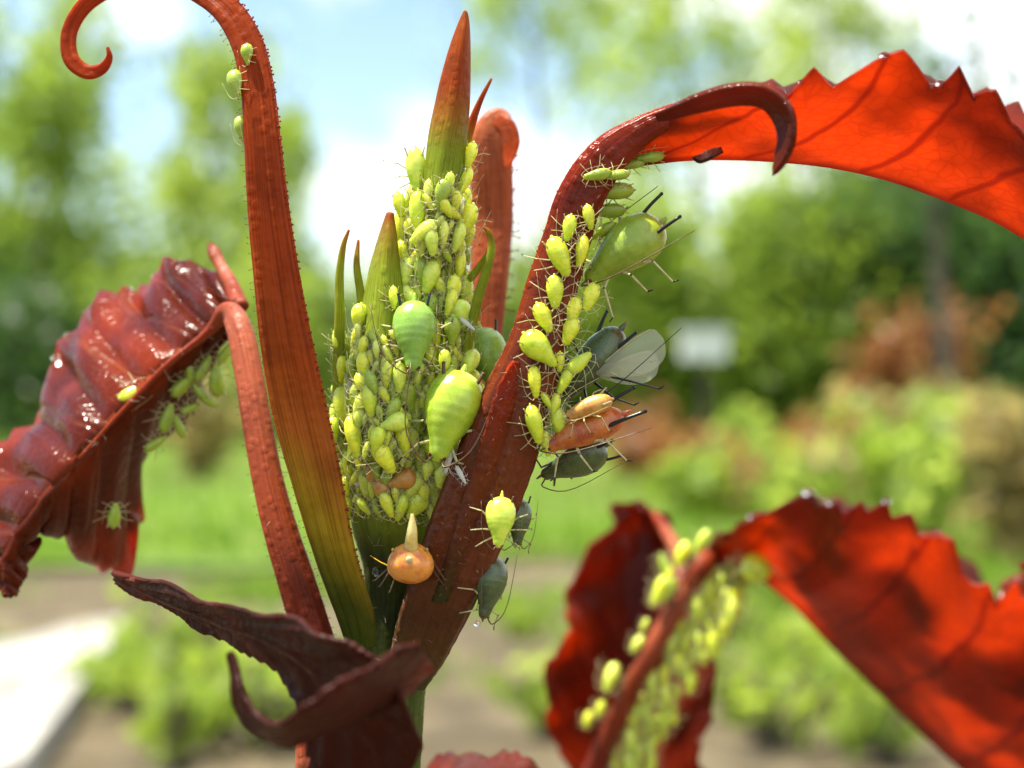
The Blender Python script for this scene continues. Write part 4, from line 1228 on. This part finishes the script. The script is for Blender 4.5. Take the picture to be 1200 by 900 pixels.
# rust coloured aphid seen from its tail end
rust = adult(frame(P(482, 667, 0.0), (0.02, 0.93, -0.36), (0.0, 0.36, 0.93), 92 * PXM(0)) @ Matrix.Diagonal((0.8, 1, 1.1, 1)), mats('ap_rust', 'ap_brown', 'ap_brown', 'ap_leg'), 'round orange aphid with a pale upright tail at the foot of the bud', 50, parts=(0.02, 0.06, 0.6, 0.72, 4), corn_mat=M['ap_tan'], ant_mat=M['ap_tan'])
ri = rust.matrix_world.inverted()
m = MB(); tube(m, [ri @ P(482, 650, -0.5), ri @ P(482, 634, -0.7), ri @ P(483, 618, -0.75), ri @ P(483, 602, -0.75)], [.09, .08, .06, .02], 12, 16)
ch = bpy.data.objects.new('tail', to_mesh('tail', m, [M['ap_tail']])); C.objects.link(ch); ch.parent = rust
# winged adult
wm = seat(694, 425, 104, 232, (), 0.4, (-0.2, -0.9, 0.35))
wo = adult(wm, mats('ap_dark', 'ap_black', 'ap_black', 'ap_black'), 'dark winged aphid with a clear veined wing beside the arching stalk', 51, prof=SLIM, parts=(0.1, 0.2, 1.5, 1.25), ant_mat=M['ap_black'])
inv = wm.inverted()
def wing(tipx, tipy, dz, w):
    A0, A1 = P(694, 438, 0.0), P(tipx, tipy, dz)
    d = (A1 - A0); side = Vector((d.z, 0, -d.x)).normalized()
    Lw = d.length
    rows, ve = [], MB()
    for t, up, dn in [(0, .02, .02), (.2, .06, .12), (.45, .12, .22), (.7, .17, .25), (.88, .17, .20), (.96, .13, .12), (1, .02, .02)]:
        c = A0 + d * t
        rows.append((c - side * up * Lw * w, c + Vector((0, -0.00008, 0)), c + side * dn * Lw * w))
    m = sheet([tuple(inv @ q for q in r) for r in rows], 40, 15, rnd=.8)
    o = bpy.data.objects.new('wing', to_mesh('wing', m, [M['wing']])); C.objects.link(o); o.parent = wo
    def vein(pts, r=.006):
        tube(ve, [inv @ (A0 + d * a + side * b * Lw * w + Vector((0, -0.00004, 0))) for a, b in pts], [r] * len(pts), 4, 14)
    vein([(0, -.01), (.3, -.08), (.6, -.14), (.9, -.16)], .009)
    vein([(.15, -.03), (.5, .04), (.75, .06), (.97, .06)])
    vein([(.3, 0.0), (.55, .10), (.8, .17)])
    vein([(.2, 0.0), (.4, .12), (.55, .22)])
    vein([(.12, 0.0), (.2, .05), (.28, .14)])
    v = bpy.data.objects.new('vein', to_mesh('vein', ve, [M['ap_leg']])); C.objects.link(v); v.parent = o
wing(778, 398, -0.2, 1.15)
wing(772, 424, 0.9, 1.0)

# --- shed skins and honeydew
for i, (x, y, L_, a) in enumerate([(530, 262, 34, -60), (536, 245, 28, -110), (415, 462, 30, -80), (410, 440, 26, -60), (532, 540, 34, -100), (548, 380, 22, -40), (542, 556, 24, -60), (520, 300, 22, 40), (447, 488, 24, -30), (505, 345, 20, 80), (430, 565, 24, 10), (540, 470, 22, 120), (462, 545, 20, 60), (405, 492, 24, -120)]):
    m = seat(x, y, L_, a, ['bud', 'right'], dz=0.8, lift=.35)
    m = m @ Matrix.Diagonal((1, .6, .5, 1))
    o = bpy.data.objects.new('shed_skin', NYM[i % 5]); C.objects.link(o)
    o.matrix_world = m
    for sl_ in o.material_slots:
        sl_.link = 'OBJECT'; sl_.material = M['skin']
    tag(o, 'papery white shed aphid skin caught among the aphids on the bud', 'shed skin', 'shed skins')
mbd = MB(); ball(mbd, (0, 0, 0), 1.0, 14, 10)
dm = to_mesh('drop', mbd, [M['dew']])
for i, (x, y, r) in enumerate([(472, 445, 4.5), (400, 470, 4), (538, 543, 4), (445, 669, 6), (562, 612, 5), (430, 525, 3), (559, 730, 4), (412, 448, 3)]):
    h = hit(x, y, ['bud', 'right', 'flange'])
    loc, nn = h if h else (P(x, y, 0.8), Vector((0, -1, 0)))
    o = bpy.data.objects.new('honeydew_drop', dm); C.objects.link(o)
    s = r * K * loc.y
    o.matrix_world = Matrix.Translation(loc + nn * s * .7) @ Matrix.Scale(s, 4)
    tag(o, 'tiny clear honeydew droplet glinting among the aphids', 'droplet', 'honeydew droplets')

def rim_drops(grid, ks, r_mm, label, group):
    e = grid[:, 0]
    for k in ks:
        k = int(k * (len(e) - 1))
        o = bpy.data.objects.new('glint_drop', dm); C.objects.link(o)
        r = r_mm * MM * random.uniform(.6, 1.2)
        o.matrix_world = Matrix.Translation(Vector(e[k]) * .93 + Vector(grid[k, 1]) * .07 + Vector((0, 0, 0.3 * r))) @ Matrix.Diagonal((r * 1.2, r, r * .75, 1))
        tag(o, label, 'droplet', group)
rim_drops(GRID['E'], [.20, .23, .33, .36, .40, .52, .60, .64], 0.24, 'clear droplet added for its glint on the rim of the large rear leaf', 'drops on the rear leaf')  # drops added to give this leaf rim its white glints
rim_drops(GRID['C'], [.44, .47, .62, .70, .72], 0.13, 'clear droplet added for its glint on the rim of the glowing leaf', 'drops on the glowing leaf')  # added beads that make the glowing leaf's rim sparkle
rim_drops(GRID['A'], [.2, .29, .36, .42, .47, .52, .56], 0.13, 'clear water droplet on the rim of the drooping leaf', 'drops on the drooping leaf')
